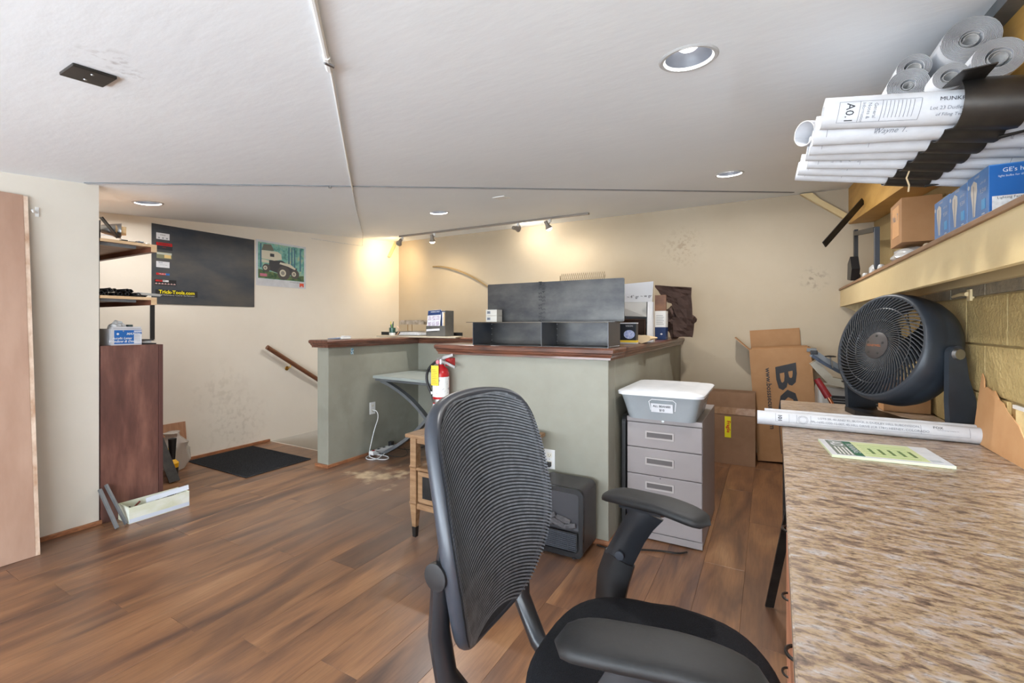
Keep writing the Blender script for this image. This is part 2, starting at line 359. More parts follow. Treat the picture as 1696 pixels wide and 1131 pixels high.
# =================================================================== SETTING
# floor
fl = BM()
bx(fl, -3.62, .95, -2.62, 1.2, -.12, -.008); bx(fl, -4.72, .95, 1.2, 2.945, -.12, -.008); bx(fl, -3.44, .95, 2.945, 5.0, -.12, -.008)
bx(fl, -3.62, .95, -2.62, -.12, -.008, 0)
floor = struct('floor', fl, M_floor)
PW, PL = .19, 1.22
def clip_plank(x0, x1, y0, y1):
    out = []
    regs = ((-3.6, .78, -.12, 1.2), (-4.6, .78, 1.2, 2.945), (-3.44, .78, 2.945, 4.88))
    # merge regions along y for this column
    spans = []
    for rx0, rx1, ry0, ry1 in regs:
        a, b = max(x0, rx0), min(x1, rx1)
        if b-a > .01:
            c, d = max(y0, ry0), min(y1, ry1)
            if d-c > .01: spans.append((a, b, c, d))
    spans.sort(key=lambda s: s[2])
    for s in spans:
        if out and abs(out[-1][0]-s[0]) < 1e-4 and abs(out[-1][1]-s[1]) < 1e-4 and abs(out[-1][3]-s[2]) < 1e-4: out[-1] = (s[0], s[1], out[-1][2], s[3])
        else: out.append(s)
    return out
pk = {}
i = 0; x = -4.66
while x < .78:
    off = (i*.47) % 1.0*PL; y = -.12-off
    while y < 4.88:
        for a, b, c, d in clip_plank(x, x+PW, y, y+PL):
            key = (round(b-a, 3), round(d-c, 3))
            if key not in pk:
                h, l = key[0]/2-.0003, key[1]/2-.0003; bb = BM(); bx(bb, -h, h, -l, l, -.008, 0)
                es = [e for e in bb.edges if all(v.co.z > -.001 for v in e.verts)]
                bmesh.ops.bevel(bb, geom=es, offset=.0006, segments=1, affect='EDGES')
                pk[key] = finish('plank', bb, M_floor)
            o = D.objects.new('plank', pk[key]); COL.objects.link(o); o.parent = floor; o.location = ((a+b)/2, (c+d)/2, 0)
        y += PL
    x += PW; i += 1
# ceiling slab with can holes
CANS = [(-.234, 1.631), (-.238, 3.563), (-3.972, 1.605), (-2.689, 3.384)]
def ceil_M(x, y):
    return basis((x, y, ccz(y)), (1, 0, 0), Vector((0, 1, .088)).normalized())
cb = BM()
vs = [(-4.75, -2.7), (.95, -2.7), (.95, 5.0), (-4.75, 5.0)]
a = [cb.verts.new((x, y, ccz(y))) for x, y in vs]; b = [cb.verts.new((x, y, ccz(y)+.14)) for x, y in vs]
cb.faces.new(a); cb.faces.new(b[::-1])
for k in range(4): cb.faces.new((a[k], b[k], b[(k+1) % 4], a[(k+1) % 4]))
ceiling = struct('ceiling', cb, M_ceil)
cut = BM()
for x, y in CANS: lathe(cut, [(0, -.05), (.083, -.05), (.083, .30), (0, .30)], 40, ceil_M(x, y))
bmesh.ops.recalc_face_normals(cut, faces=cut.faces)
cm = D.meshes.new('c'); cut.to_mesh(cm); co_ = D.objects.new('c', cm); COL.objects.link(co_)
md = ceiling.modifiers.new('b', 'BOOLEAN'); md.object = co_; md.solver = 'EXACT'; md.operation = 'DIFFERENCE'
dg = bpy.context.evaluated_depsgraph_get(); dg.update(); nm = D.meshes.new_from_object(ceiling.evaluated_get(dg)); ceiling.modifiers.clear(); ceiling.data = nm; nm.name = 'ceiling'
D.objects.remove(co_); D.meshes.remove(cm)
# walls
def wallbox(name, x0, x1, y0, y1, m, z0=-.12, parent=None):
    b = BM(); v = bx(b, x0, x1, y0, y1, z0, 1)
    for q in b.verts:
        if q.co.z > .5: q.co.z = ccz(q.co.y)+.03
    return struct(name, b, m, parent)
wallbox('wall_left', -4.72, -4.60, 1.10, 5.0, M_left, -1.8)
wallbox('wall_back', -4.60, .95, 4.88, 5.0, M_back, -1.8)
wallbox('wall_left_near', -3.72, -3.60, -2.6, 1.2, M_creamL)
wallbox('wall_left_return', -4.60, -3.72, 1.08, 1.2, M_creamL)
# rear wall with its window
rw = BM()
def wz(b, x0, x1, y0, y1, z0, z1=None):
    v = bx(b, x0, x1, y0, y1, z0, z1 if z1 else 1)
    if not z1:
        for q in v:
            if q.co.z > .999: q.co.z = ccz(q.co.y)+.03
wz(rw, -3.72, .95, -2.74, -2.62, -.12, .6); wz(rw, -3.72, -3.4, -2.74, -2.62, .6); wz(rw, .5, .95, -2.74, -2.62, .6)
wz(rw, -3.4, .5, -2.74, -2.62, 1.7)
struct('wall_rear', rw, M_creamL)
def window(name, p0, ux, wd, z0, z1, nmul):
    # p0 lower corner, ux horizontal unit, glazing with frame and mullions
    t = D.objects.new(name, None); COL.objects.link(t); t['kind'] = 'structure'; t['_o'] = (0, 0, 0)
    ux = Vector(ux); n = ux.cross(Vector((0, 0, 1))); M = basis(p0, ux, (0, 0, 1), n); h = z1-z0
    fr = BM(); f = .04
    bx(fr, 0, wd, 0, f, -.03, .03, 0, M); bx(fr, 0, wd, h-f, h, -.03, .03, 0, M)
    bx(fr, 0, f, f, h-f, -.03, .03, 0, M); bx(fr, wd-f, wd, f, h-f, -.03, .03, 0, M)
    obj('window_frame', fr, M_white, t)
    for k in range(1, nmul+1):
        c = wd*k/(nmul+1); obj('mullion', box_b(c-.015, c+.015, f, h-f, -.02, .02, 0, M), M_white, t)
    obj('pane', box_b(f, wd-f, f, h-f, -.003, .003, 0, M), M_glass, t)
window('window_1', (-3.4, -2.68, .6), (1, 0, 0), 3.9, .6, 1.74, 3)
window('window_2', (.87, .40, .36), (0, 1, 0), 1.94, .36, .94, 2)
# right wall: mortar core + blocks
rb = BM(); WX = .785
for y0, y1, z0, z1 in ((-2.62, .40, -.12, None), (.40, 2.34, -.12, .36), (.40, 2.34, .94, None), (2.34, 4.88, -.12, None)):
    wz(rb, WX, .95, y0, y1, z0, z1)
wall_right = struct('wall_right', rb, M_mortar)
bk = {}
for c in range(-1, 7):
    z0 = .149+.2*c if c >= 0 else 0; z1 = .349+.2*c if c >= 0 else .149
    off = 0 if c % 2 else .2
    y = -.05+off-.02-.4
    y = 2.77-.4*8+off-( .0)
    while y < 4.88:
        a, b_ = max(y, -.4), min(y+.4, 4.88)
        parts = [(a, b_)]
        if z1 > .37 and z0 < .93:      # window rows
            parts = []
            if a < .40: parts.append((a, min(b_, .40)))
            if b_ > 2.34: parts.append((max(a, 2.34), b_))
        for p, q in parts:
            if q-p < .03: continue
            key = (round(q-p, 2), round(z1-z0, 2), c == 6)
            if key not in bk:
                h, zz = key[0]/2-.004, key[1]/2-.004
                bk[key] = finish('block', box_b(-.011, .02, -h, h, -zz, zz, .003), M_grey_block if c >= 6 else M_block)
            o = D.objects.new('block', bk[key]); COL.objects.link(o); o.parent = wall_right
            o.location = (WX-random.uniform(0, .002), (p+q)/2, (z0+z1)/2)
        y += .4
obj('window_sill', box_b(.776, .93, .40, 2.34, .926, .940, .002), M_white, wall_right)
# stairwell
st = BM(); bx(st, -4.60, -3.44, 2.945, 2.965, -1.8, -.002)
struct('stairwell_face', st, M_creamL)
for k in range(6):
    z = -.19*(k+1); y = 2.965+.27*k
    struct('stair_tread', box_b(-4.6, -3.44, y, y+.28, z-.19, z), M_floor)
struct('stairwell_side', box_b(-3.44, -3.42, 2.965, 4.88, -1.8, -.008), M_creamL)
struct('trim_1', box_b(-4.6, -4.597, 2.965, 4.88, -.30, 0.0), M_creamL)
# partition walls
def partition(name, x0, x1, y0, y1, h=1.034):
    return struct(name, box_b(x0, x1, y0, y1, 0, h, .006), M_sage)
wp = partition('wall_partition_left', -3.44, -3.30, 2.64, 3.80)
ps_ = partition('wall_partition_rear', -3.44, -.90, 3.80, 3.93)
pf = partition('wall_counter_front', -1.93, -.775, 2.475, 2.60)
pr_ = partition('wall_counter_right', -.90, -.775, 2.60, 4.88)
# moulded caps
def cap_poly(name, poly, m):
    b = BM(); prism(b, poly, 1.034, 1.046)
    c = Vector((sum(p[0] for p in poly)/len(poly), sum(p[1] for p in poly)/len(poly)))
    def grow(d):
        out = []; n = len(poly)
        for i in range(n):
            p0, p1, p2 = (Vector(poly[(i+k) % n]) for k in (-1, 0, 1))
            e1 = (p1-p0).normalized(); e2 = (p2-p1).normalized(); n1 = Vector((e1.y, -e1.x)); n2 = Vector((e2.y, -e2.x))
            v = (n1+n2)/(1+n1.dot(n2)); out.append(tuple(p1+v*d))
        return out
    levels = [(0, 1.046), (.008, 1.058), (.010, 1.066), (.018, 1.072), (.020, 1.090), (.016, 1.097), (.010, 1.100)]
    rings = [[b.verts.new((x, y, z)) for x, y in grow(d)] for d, z in levels]
    n = len(poly)
    for r0, r1 in zip(rings, rings[1:]):
        for i in range(n): b.faces.new((r0[i], r0[(i+1) % n], r1[(i+1) % n], r1[i]))
    b.faces.new(rings[-1]); b.faces.new(rings[0][::-1])
    return struct(name, b, m)
cap_poly('trim_2', [(-3.475, 2.61), (-3.265, 2.61), (-3.265, 3.77), (-3.475, 3.77)], M_dark_woodY)
cap_poly('trim_3', [(-3.475, 3.77), (-.94, 3.77), (-.94, 3.97), (-3.475, 3.97)], M_dark_wood)
cap_poly('trim_4', [(-1.955, 2.45), (-.755, 2.45), (-.755, 2.72), (-1.955, 2.72)], M_dark_wood)
cap_poly('trim_5', [(-.94, 2.72), (-.755, 2.72), (-.755, 4.875), (-.94, 4.875)], M_dark_woodY)
# baseboards
def bb(name, x0, x1, y0, y1, h=.025): return struct(name, box_b(x0, x1, y0, y1, 0, h, .003), M_base)
bb('baseboard_left', -4.6, -4.582, 1.2, 2.94); bb('baseboard_left_near', -3.6, -3.582, -2.6, 1.21)
bb('baseboard_partition', -3.30, -3.282, 2.64, 3.80); bb('baseboard_partition_end', -3.45, -3.282, 2.62, 2.64)
bb('baseboard_counter_front', -1.94, -.76, 2.457, 2.475); bb('baseboard_counter_right', -.775, -.757, 2.475, 4.88)
bb('baseboard_back', -.757, .78, 4.862, 4.88)
# ceiling beam and the shelf along the right wall
def beam_bm(x0, x1, y0, y1, d0, d1):
    b = BM(); v = bx(b, x0, x1, y0, y1, 0, 1)
    for q in v: q.co.z = ccz(q.co.y)-(d1 if q.co.z < .5 else d0)
    return b
bs_ = struct('trim_6', beam_bm(.61, .78, -.3, 4.88, -.01, .31), M_plyY)
struct('trim_7', beam_bm(.56, .61, -.3, 1.95, -.01, .035), M_gsteel)
g = BM(); Mg = basis((0, 4.86, 0), (1, 0, 0), (0, 0, 1))
prism(g, [(.25, 2.40), (.33, 2.335), (.61, 2.112), (.61, 2.17), (.40, 2.335), (.34, 2.40)], 0, .05, Mg)
struct('trim_8', g, M_tan)
# =================================================================== CEILING FIXTURES
def can_light(x, y, lab, warm=False, power=5.5):
    t = thing('recessed_light', (x, y, ccz(y)), lab, 'ceiling light', 'recessed ceiling lights')
    M = ceil_M(x, y)
    b = BM(); lathe(b, [(.074, .004), (.080, -.004), (.090, -.005), (.095, -.001), (.095, .001), (.080, .002)], 48, M, True)
    obj('trim_ring', b, M_ring, t, True)
    b = BM(); lathe(b, [(.078, .0), (.076, .012), (.066, .055), (.058, .064)], 48, M); obj('reflector', b, M_lens, t, True)
    b = BM(); lathe(b, [(0, .026), (.025, .030), (.040, .042), (.046, .060), (.058, .062)], 40, M); obj('lens', b, M_glow, t, True)
    l = D.lights.new('can_lamp', 'AREA'); l.shape = 'DISK'; l.size = .07; l.energy = power; l.color = (1, .985, .96)
    o = D.objects.new('can_lamp', l); COL.objects.link(o); o.parent = t; o.location = (0, 0, .004); o.rotation_euler = (.088, 0, 0)
can_light(-.234, 1.631, 'large recessed downlight nearest the camera, above the desk chair', power=9)
can_light(-.238, 3.563, 'recessed downlight in front of the rolled drawings, right of the ceiling', power=14)
can_light(-3.972, 1.605, 'recessed downlight above the wall shelves at the far left', power=8)
can_light(-2.689, 3.384, 'small recessed downlight left of the track light rail', power=14)
# blank ceiling plate
t = thing('ceiling_plate', (-1.886, 3.183, ccz(3.183)), 'small square white blank cover plate on the ceiling', 'cover plate')
M = ceil_M(-1.886, 3.183); obj('plate', box_b(-.055, .055, -.055, .055, -.006, 0, .002, M), M_white, t)
for s in (-.03, .03): obj('screw', box_b(s-.004, s+.004, -.004, .004, -.008, -.005, 0, M), M_paperg, t)
# dark vent plate
t = thing('metal_cover_plate', (-1.91, .61, ccz(.61)), 'dark rectangular metal plate screwed to the ceiling, upper left', 'cover plate')
M = ceil_M(-1.91, .61); obj('plate', box_b(-.055, .055, -.055, .055, -.010, 0, .003, M), M_dsteel, t)
for s in (-.028, .028): bmm = BM(); lathe(bmm, [(0, -.0125), (.004, -.012), (.005, -.010)], 10, M @ Matrix.Translation((s, 0, 0))); obj('screw', bmm, M_alu, t)
# conduits and battens on the ceiling
def cp(x, y, d=.006): return (x, y, ccz(y)-d)
b = BM(); tube(b, [cp(-.35, .13), cp(-1.0, .758, .008), cp(-1.22, .975, .008)], .009, 8); tube(b, [cp(-1.19, .945, .008), cp(-1.25, 1.005, .008)], .012, 8)
t = thing('ceiling_conduit', (-1.0, .758, ccz(.758)), 'white painted conduit running diagonally over the ceiling from above the camera', 'conduit')
obj('pipe', b, M_white, t, True)
b = BM(); tube(b, [cp(-1.25, 1.01, .007), cp(-2.525, 2.22, .006)], .0055, 6); obj('cable_cover', b, M_white, t, True)
b = BM(); tube(b, [cp(-1.21, .955, .018), (-1.205, .985, ccz(.98)-.02)], .006, 6); obj('clip', b, M_alu, t, True)
b = BM(); tube(b, [cp(-2.53, 2.225, .005), cp(-3.07, 2.74, .006), cp(-3.6, 3.26, .008), cp(-4.2, 3.85, .006), cp(-4.585, 4.2, .012), (-4.59, 4.2, 2.255)], .004, 6)
tube(b, [(-4.592, 4.2, 2.255), (-4.592, 3.85, 2.24), (-4.592, 3.45, 2.228)], .003, 6)
t2 = solo('ceiling_cable', b, M_paperg, cp(-3.07, 2.74), 'thin loose grey cable crossing the ceiling to the left wall', 'cable', smooth=True)
b = BM(); A = Vector((-3.57, 1.12)); B_ = Vector((.20, 4.71)); d = (B_-A).normalized(); n_ = Vector((-d.y, d.x))
def strip(o0, o1, dz0, dz1):
    bb_ = BM(); V = []
    for P in (A, B_):
        for o in (o0, o1):
            for dz in (dz0, dz1):
                q = P+n_*o; V.append(bb_.verts.new((q.x, q.y, ccz(q.y)-dz)))
    for f in ((0, 1, 3, 2), (4, 6, 7, 5), (0, 4, 5, 1), (2, 3, 7, 6), (0, 2, 6, 4), (1, 5, 7, 3)): bb_.faces.new([V[i] for i in f])
    return bb_
t = thing('ceiling_batten', (-2.0, 2.6, ccz(2.6)), 'long pale strip and dark rod crossing the whole ceiling', 'ceiling strip')
obj('strip', strip(.008, .030, -.002, .006), M_paper, t)
obj('rod', strip(-.004, .004, -.002, .006), M_gsteel, t)
b = BM(); q = A+d*1.38*1.0; tube(b, [(q.x, q.y, ccz(q.y)-.004), (q.x, q.y, ccz(q.y)-.018)], .010, 8); obj('connector', b, M_alu, t, True)
# track light
t = thing('track_light', (-2.85, 4.40, ccz(4.40)), 'white ceiling track with four lit spot heads by the back wall', 'track light')
def tr(x): return 4.37+(x+4.1)*.022
b = BM(); P0 = Vector((-4.10, tr(-4.1), 0)); P1 = Vector((-1.59, tr(-1.59), 0))
vv = bx(b, -4.10, -1.59, -.018, .018, -.02, 0)
for v in vv: v.co.y += tr(v.co.x); v.co.z += ccz(v.co.y)-.001
obj('rail', b, M_spot, t)
def head(x, dirv, bulb, power, col):
    y = tr(x); z = ccz(y)-.02
    hh = obj('spot_head', box_b(x-.012, x+.012, y-.014, y+.014, z-.035, z, .003), M_white, t)
    dv = Vector(dirv).normalized(); p = Vector((x-.03, y-.01, z-.055))
    b = BM(); tube(b, [(x, y, z-.03), (x-.012, y-.004, z-.055), tuple(p)], .006, 8); obj('arm', b, M_spot, hh, True)
    M = align(p-dv*.04, p+dv)
    b = BM(); lathe(b, [(0, 0), (.018, 0), (.021, .004), (.021, .045), (.030, .065), (.040, .088), (.037, .088), (.025, .064), (0, .05)], 24, M); obj('lamp_holder', b, M_spot, hh, True)
    b = BM(); lathe(b, [(0, .112), (.018, .108), (.030, .097), (.037, .084), (.02, .075)], 24, M); obj('bulb', b, M_warm, hh, True)
    l = D.lights.new('track_lamp', 'SPOT'); l.energy = power; l.color = col; l.spot_size = 2.9; l.spot_blend = 1; l.shadow_soft_size = .03
    o = D.objects.new('track_lamp', l); COL.objects.link(o); o.parent = hh
    o.location = (p+dv*.085)-Vector(t['_o']); o.rotation_euler = dv.to_track_quat('-Z', 'Y').to_euler()
WARM = (1, .80, .50)
head(-4.06, (-.65, .30, -.35), 1, 15, (1, .74, .40))
head(-3.55, (-.1, .25, -1), 1, 12, (1, .80, .50))
head(-2.40, (.25, 1, .05), 1, 8, (1, .92, .78))
head(-2.02, (.35, .40, -1), 1, 12, (1, .90, .72))
# =================================================================== LEFT WALL
def wallM_left(y, z): return basis((-4.598, y, z), (0, 1, 0), (0, 0, 1))     # x along +y, normal +x
t = thing('steel_magnet_board', (-4.598, 2.33, 1.76), 'large dark steel sheet with business stickers on the left wall', 'steel board')
obj('sheet', box_b(-4.599, -4.592, 1.883, 2.775, 1.412, 2.101, .001), M_steel, t)
def lw(y, z, x=-4.5915): return basis((x, y, z), (0, 1, 0), (0, 0, 1))
def sticker(y, z, w_, h_, m, lab):
    return obj('sticker', panel(lw(y, z), w_, h_), m, t, label=lab)
s = sticker(1.965, 2.00, .10, .055, M_paper, 'white printed sticker'); text('EVENT', .014, lw(1.965, 2.01, -4.590), M_ink, s)
for k in (-.03, 0, .03): obj('mark', panel(lw(1.965+k, 1.985, -4.5905), .012, .010), M_inkg, s)
s = sticker(1.975, 1.915, .125, .062, M_ink, 'red and black sticker'); obj('border', panel(lw(1.975, 1.932, -4.5905), .12, .026), M_red, s)
text('TORKILLA', .022, lw(1.975, 1.932, -4.589), flat('dark_red_ink', (110, 10, 14)), s, bold=.001); text('SUPPLY', .009, lw(1.975, 1.905, -4.590), M_red, s)
s = sticker(1.975, 1.835, .115, .055, flat('olive_photo', (120, 122, 96)), 'sticker with a landscape photograph')
obj('sky', panel(lw(1.975, 1.850, -4.5905), .112, .016), flat('pale_sky_print', (176, 180, 170)), s); obj('picture', panel(lw(2.0, 1.828, -4.5903), .05, .028), flat('gold_print', (208, 180, 120)), s)
s = sticker(1.965, 1.755, .10, .052, M_paper, 'white sticker with small blue words'); text('TRUE', .014, lw(1.945, 1.77, -4.590), M_navy, s); text('service & repair', .009, lw(1.97, 1.752, -4.590), M_inkg, s)
s = sticker(1.965, 1.672, .10, .018, M_red, 'narrow red, white and blue sticker'); text('TRUECO', .014, lw(1.96, 1.672, -4.590), M_paper, s)
obj('end', panel(lw(2.0, 1.672, -4.5903), .03, .017), M_blue, s)
s = sticker(1.985, 1.60, .165, .05, M_black, 'black sticker with a row of cars'); obj('flash', panel(lw(1.935, 1.613, -4.5903), .05, .016), M_red, s); obj('flash', panel(lw(1.985, 1.613, -4.5903), .045, .016), M_paper, s)
text('RIM TEX', .014, lw(1.957, 1.613, -4.589), M_ink, s)
b = BM()
for k in range(7):
    yy = 1.915+k*.023; bmm = [(yy-.009, 1.583), (yy+.009, 1.583), (yy+.008, 1.589), (yy+.003, 1.594), (yy-.004, 1.594), (yy-.008, 1.589)]; b.faces.new([b.verts.new((-4.5898, p, q)) for p, q in bmm])
obj('car_row', b, flat('cars_print', (180, 150, 150)), s)
s = sticker(2.075, 1.508, .33, .055, M_black, 'black sticker reading Trick-Tools.com in yellow')
text('Trick-Tools.com', .042, lw(2.075, 1.517, -4.590), flat('bright_yellow_ink', (236, 220, 20)), s, bold=.0012, sx=1.0)
text('High Performance Tools for the Fabricator', .0165, lw(2.075, 1.491, -4.590), M_paper, s)
# poster
t = thing('poster', (-4.598, 3.085, 1.87), 'white bordered poster of an off-road truck beside the steel sheet', 'poster')
PY, PZ = 2.795, 1.64
obj('paper', box_b(-4.5985, -4.596, PY, PY+.58, PZ, PZ+.475), M_paper, t)
def pq(pts, m, name='print', lift=0):
    b = BM(); b.faces.new([b.verts.new((-4.5955+lift, PY+.58*x, PZ+.475*y)) for x, y in pts]); return obj(name, b, m, t)
forest = mat('forest_print', (60, 110, 104), .6, c2=(176, 186, 146), ns=16, detail=9, c3=(120, 176, 166), lo=.3, hi=.7)
pq([(.035, .16), (.96, .16), (.96, .955), (.035, .955)], forest, 'forest_photo')
pq([(.04, .17), (.95, .17), (.95, .30), (.6, .26), (.3, .32), (.04, .36)], mat('grass_print', (50, 84, 62), .6, c2=(110, 124, 80), ns=20), 'ground', .0002)
for xa in (.07, .62, .68, .74, .86): pq([(xa, .4), (xa+.03, .4), (xa+.028, .93), (xa+.004, .93)], flat('bluish_trunk', (70, 110, 130)), 'tree_trunk', .0003)
tv = flat('truck_cream', (206, 200, 180)); tdk = flat('truck_shadow', (66, 66, 70)); tgr = flat('tyre_print', (84, 80, 78))
pq([(.10, .78), (.14, .92), (.28, .93), (.34, .80)], flat('roof_rack_print', (110, 110, 100)), 'rack', .0004)
pq([(.10, .60), (.10, .78), (.40, .79), (.48, .74), (.49, .62), (.34, .58)], tv, 'cab', .0005)
pq([(.26, .66), (.26, .73), (.34, .73), (.34, .66)], tdk, 'window_print', .0006)
pq([(.10, .52), (.10, .58), (.24, .57), (.24, .51)], tv, 'tank', .0005)
pq([(.24, .36), (.24, .58), (.50, .60), (.66, .50), (.80, .46), (.80, .30), (.5, .28)], tdk, 'body', .0004)
pq([(.44, .52), (.46, .56), (.66, .54), (.78, .45), (.76, .42), (.62, .48)], tv, 'bonnet', .0006)
def wheel(cx, cy, r, nm='wheel_print'):
    pq([(cx+r*math.cos(a*PI/9), cy+1.2*r*math.sin(a*PI/9)) for a in range(18)], tgr, nm, .0008)
    pq([(cx-.02+r*.5*math.cos(a*PI/9), cy+.62*r*math.sin(a*PI/9)) for a in range(18)], tv, 'rim_print', .001)
    pq([(cx-.02+r*.3*math.cos(a*PI/9), cy+.36*r*math.sin(a*PI/9)) for a in range(18)], flat('rim_grey_print', (140, 136, 128)), 'hub_print', .0011)
wheel(.19, .40, .075); wheel(.76, .32, .09); wheel(.53, .32, .13)
pq([(.07, .21), (.20, .21), (.20, .27), (.07, .27)], flat('pink_logo_print', (190, 110, 130)), 'logo', .0006)
pq([(.86, .03), (.95, .03), (.95, .12), (.86, .12)], flat('vermilion_logo', (214, 84, 60)), 'logo_square', .0006)
pq([(.88, .035), (.93, .035), (.925, .05), (.905, .062), (.885, .05)], M_paper, 'logo_mark', .0008)
text('OFF ROAD SERIES', .016, basis((-4.595, PY+.44, PZ+.06), (0, 1, 0), (0, 0, 1)), M_inkg, t)
# black hanging strip
solo('black_strip', box_b(-4.598, -4.592, 1.872, 1.905, 1.106, 1.401), M_black, (-4.596, 1.888, 1.25), 'narrow black strip hanging under the steel sheet', 'strip')
# corner brace
b = BM(); p, q = Vector((-4.588, 4.80, 2.40)), Vector((-4.588, 4.66, 2.17)); tube(b, [p, q], .011, 4, ry=.035, up=(1, 0, 0), sq=True)
solo('corner_brace', b, M_tan, (-4.588, 4.73, 2.28), 'short slanted cream painted board at the corner below the track', 'brace')
# handrail
t = thing('handrail', (-4.54, 2.9, .97), 'dark wooden handrail descending the left wall into the stairwell', 'handrail')
ra, rb_ = Vector((-4.53, 2.87, 1.0)), Vector((-4.53, 4.55, -.10)); b = BM(); tube(b, [ra, rb_], .020, 12, ry=.024); obj('rail', b, M_rail, t, True)
for f in (.16, .62):
    p = ra.lerp(rb_, f); b = BM(); tube(b, [p-Vector((0, 0, .02)), p-Vector((0, 0, .05)), p-Vector((.055, 0, .07))], .006, 8)
    lathe(b, [(0, .006), (.02, .005), (.024, 0), (0, 0)], 16, basis(p-Vector((.065, 0, .07)), (0, 1, 0), (0, 0, 1))); obj('bracket', b, M_brass, t, True)
# wall hook on near wall
t = thing('wall_hook', (-3.60, .93, 1.865), 'small white plastic hook beside the leaning plywood sheet', 'hook')
obj('base', box_b(-3.60, -3.594, .918, .934, 1.84, 1.895, .002), M_white, t); b = BM(); tube(b, [(-3.597, .925, 1.862), (-3.575, .905, 1.862), (-3.57, .90, 1.872)], .006, 8); obj('peg', b, M_white, t, True)
# leaning plywood sheet
b = BM(); M = basis((-3.392, 0, 0), (0, 1, 0), Vector((-.19, 0, 1.94)).normalized())
t = thing('plywood_sheet', (-3.40, .3, 0), 'tall pinkish plywood sheet leaning on the near left wall', 'plywood sheet')
bx(b, -.40, .868, .002, 1.955, -.014, 0, .001, M); obj('panel', b, M_plypink, t)
b = BM(); bx(b, .868, .886, .002, 1.952, -.013, -.001, 0, M); obj('edge_strip', b, M_plytop, t)
# wall shelves
def wshelf(z, lab):
    t = thing('wall_shelf', (-4.0, 1.2, z), lab, 'shelf', 'wooden shelves on the left return wall')
    obj('board', box_b(-4.58, -3.60, 1.205, 1.470, z-.018, z, .001), M_shelfwood, t)
    obj('edge_strip', box_b(-3.60, -3.594, 1.205, 1.470, z-.018, z), M_rawwood, t)
    obj('front_lip', box_b(-4.58, -3.596, 1.470, 1.502, z-.050, z, .001), M_reddark, t)
    obj('end_cap', box_b(-3.596, -3.592, 1.470, 1.502, z-.050, z), M_rawwood, t)
    for x in (-3.64, -4.4):
        hh = obj('bracket', box_b(x-.012, x+.012, 1.205, 1.40, z-.036, z-.018), M_gsteel, t)
    return t
wshelf(1.768, 'upper wooden shelf on the left, below the ceiling light'); wshelf(1.414, 'lower wooden shelf on the left, level with the steel sheet bottom')
for x, nm in ((-3.64, 'nearer'), (-4.4, 'farther')):
    solo('shelf_standard', box_b(x-.014, x+.014, 1.201, 1.212, 1.12, 1.80), M_gsteel, (x, 1.206, 1.45), nm+' grey steel upright holding the wall shelves', 'shelf upright', 'shelf uprights')
# upper shelf contents
t = thing('clip_lamp', (-3.72, 1.30, 1.77), 'silver clip lamp with a ribbed bulb on the upper left shelf', 'lamp')
b = BM(); lathe(b, [(0, 0), (.025, .0), (.035, .03), (.05, .09), (.052, .10), (.045, .10), (.02, .02), (0, .02)], 24, align((-3.72, 1.19+.06, 1.845), (-3.66, 1.40, 1.84))); obj('reflector', b, M_alu, t, True)
b = BM(); tube(b, [(-3.72, 1.245, 1.84), (-3.74, 1.235, 1.80), (-3.74, 1.24, 1.77)], .008, 8); obj('clamp', b, M_dsteel, t, True)
b = BM(); tube(b, [(-3.68, 1.31, 1.843), (-3.662, 1.36, 1.842)], [.036, .028], 14); obj('bulb', b, flat('amber_bulb', (226, 190, 140), .2), t, True)
b = BM(); tube(b, [(-3.615, 1.215, 1.90), (-3.615, 1.30, 1.785)], .003, 4, ry=.02, up=(1, 0, 0), sq=True); bx(b, -3.66, -3.616, 1.21, 1.213, 1.77, 1.88)
solo('tablet_stand', b, M_dsteel, (-3.63, 1.26, 1.77), 'dark folded metal easel leaning at the near end of the upper left shelf', 'stand')
b = BM(); tube(b, [(-3.60, 1.21, 1.786), (-3.60, 1.235, 1.792), (-3.60, 1.27, 1.786)], .003, 6); solo('white_clip', b, M_white, (-3.60, 1.24, 1.785), 'white bent wire clip on the upper left shelf', 'clip', smooth=True)
for k, (y, h) in enumerate(((1.335, .010), (1.375, .006), (1.42, .014), (1.455, .005))):
    b = box_b(-3.65, -3.612, y-.018, y+.016, 1.7685, 1.7685+h, .002)
    solo('metal_offcut', b, M_dsteel if k != 2 else M_gsteel, (-3.63, y, 1.769), ['dark flat steel offcut beside the easel, upper left shelf', 'thin steel offcut second along the upper left shelf edge', 'grey thick steel offcut on the upper left shelf', 'small flat steel offcut at the far end of the upper left shelf'][k], 'steel offcut', 'offcuts on the upper shelf')
# lower shelf steel tube offcuts
tn = 0
lab = ['black square tube offcut on the lower left shelf pile', 'black round tube offcut on the lower left shelf pile']
for k in range(16):
    y = 1.222+.0155*k; z = 1.414+.014+(.024 if k % 2 and k < 10 else 0); r = .011
    hollow = BM(); M = align((-3.73, y, z), (-3.60, y+random.uniform(-.02, .02), z+random.uniform(-.004, .004)))
    if k % 3 == 0:
        for w_, in ((r,),):
            for i0 in range(4):
                a0 = PI/4+i0*PI/2; 
            prof = [(r*1.25, 0), (r*1.25, .12), (r*.95, .12), (r*.95, .0)]
            lathe(hollow, prof, 4, M, True)
    else: lathe(hollow, [(r, 0), (r, .12), (r*.7, .12), (r*.7, 0)], 14, M, True)
    solo('tube_offcut', hollow, M_black, (-3.66, y, z-r), lab[0 if k % 3 == 0 else 1], 'tube offcut', 'square offcuts on the lower shelf' if k % 3 == 0 else 'round offcuts on the lower shelf')
b = BM(); tube(b, [(-3.62, 1.40, 1.437), (-3.585, 1.52, 1.430)], .003, 4, ry=.008, sq=True); solo('steel_ruler', b, M_alu, (-3.6, 1.46, 1.432), 'thin pale steel ruler poking out over the lower left shelf', 'ruler')
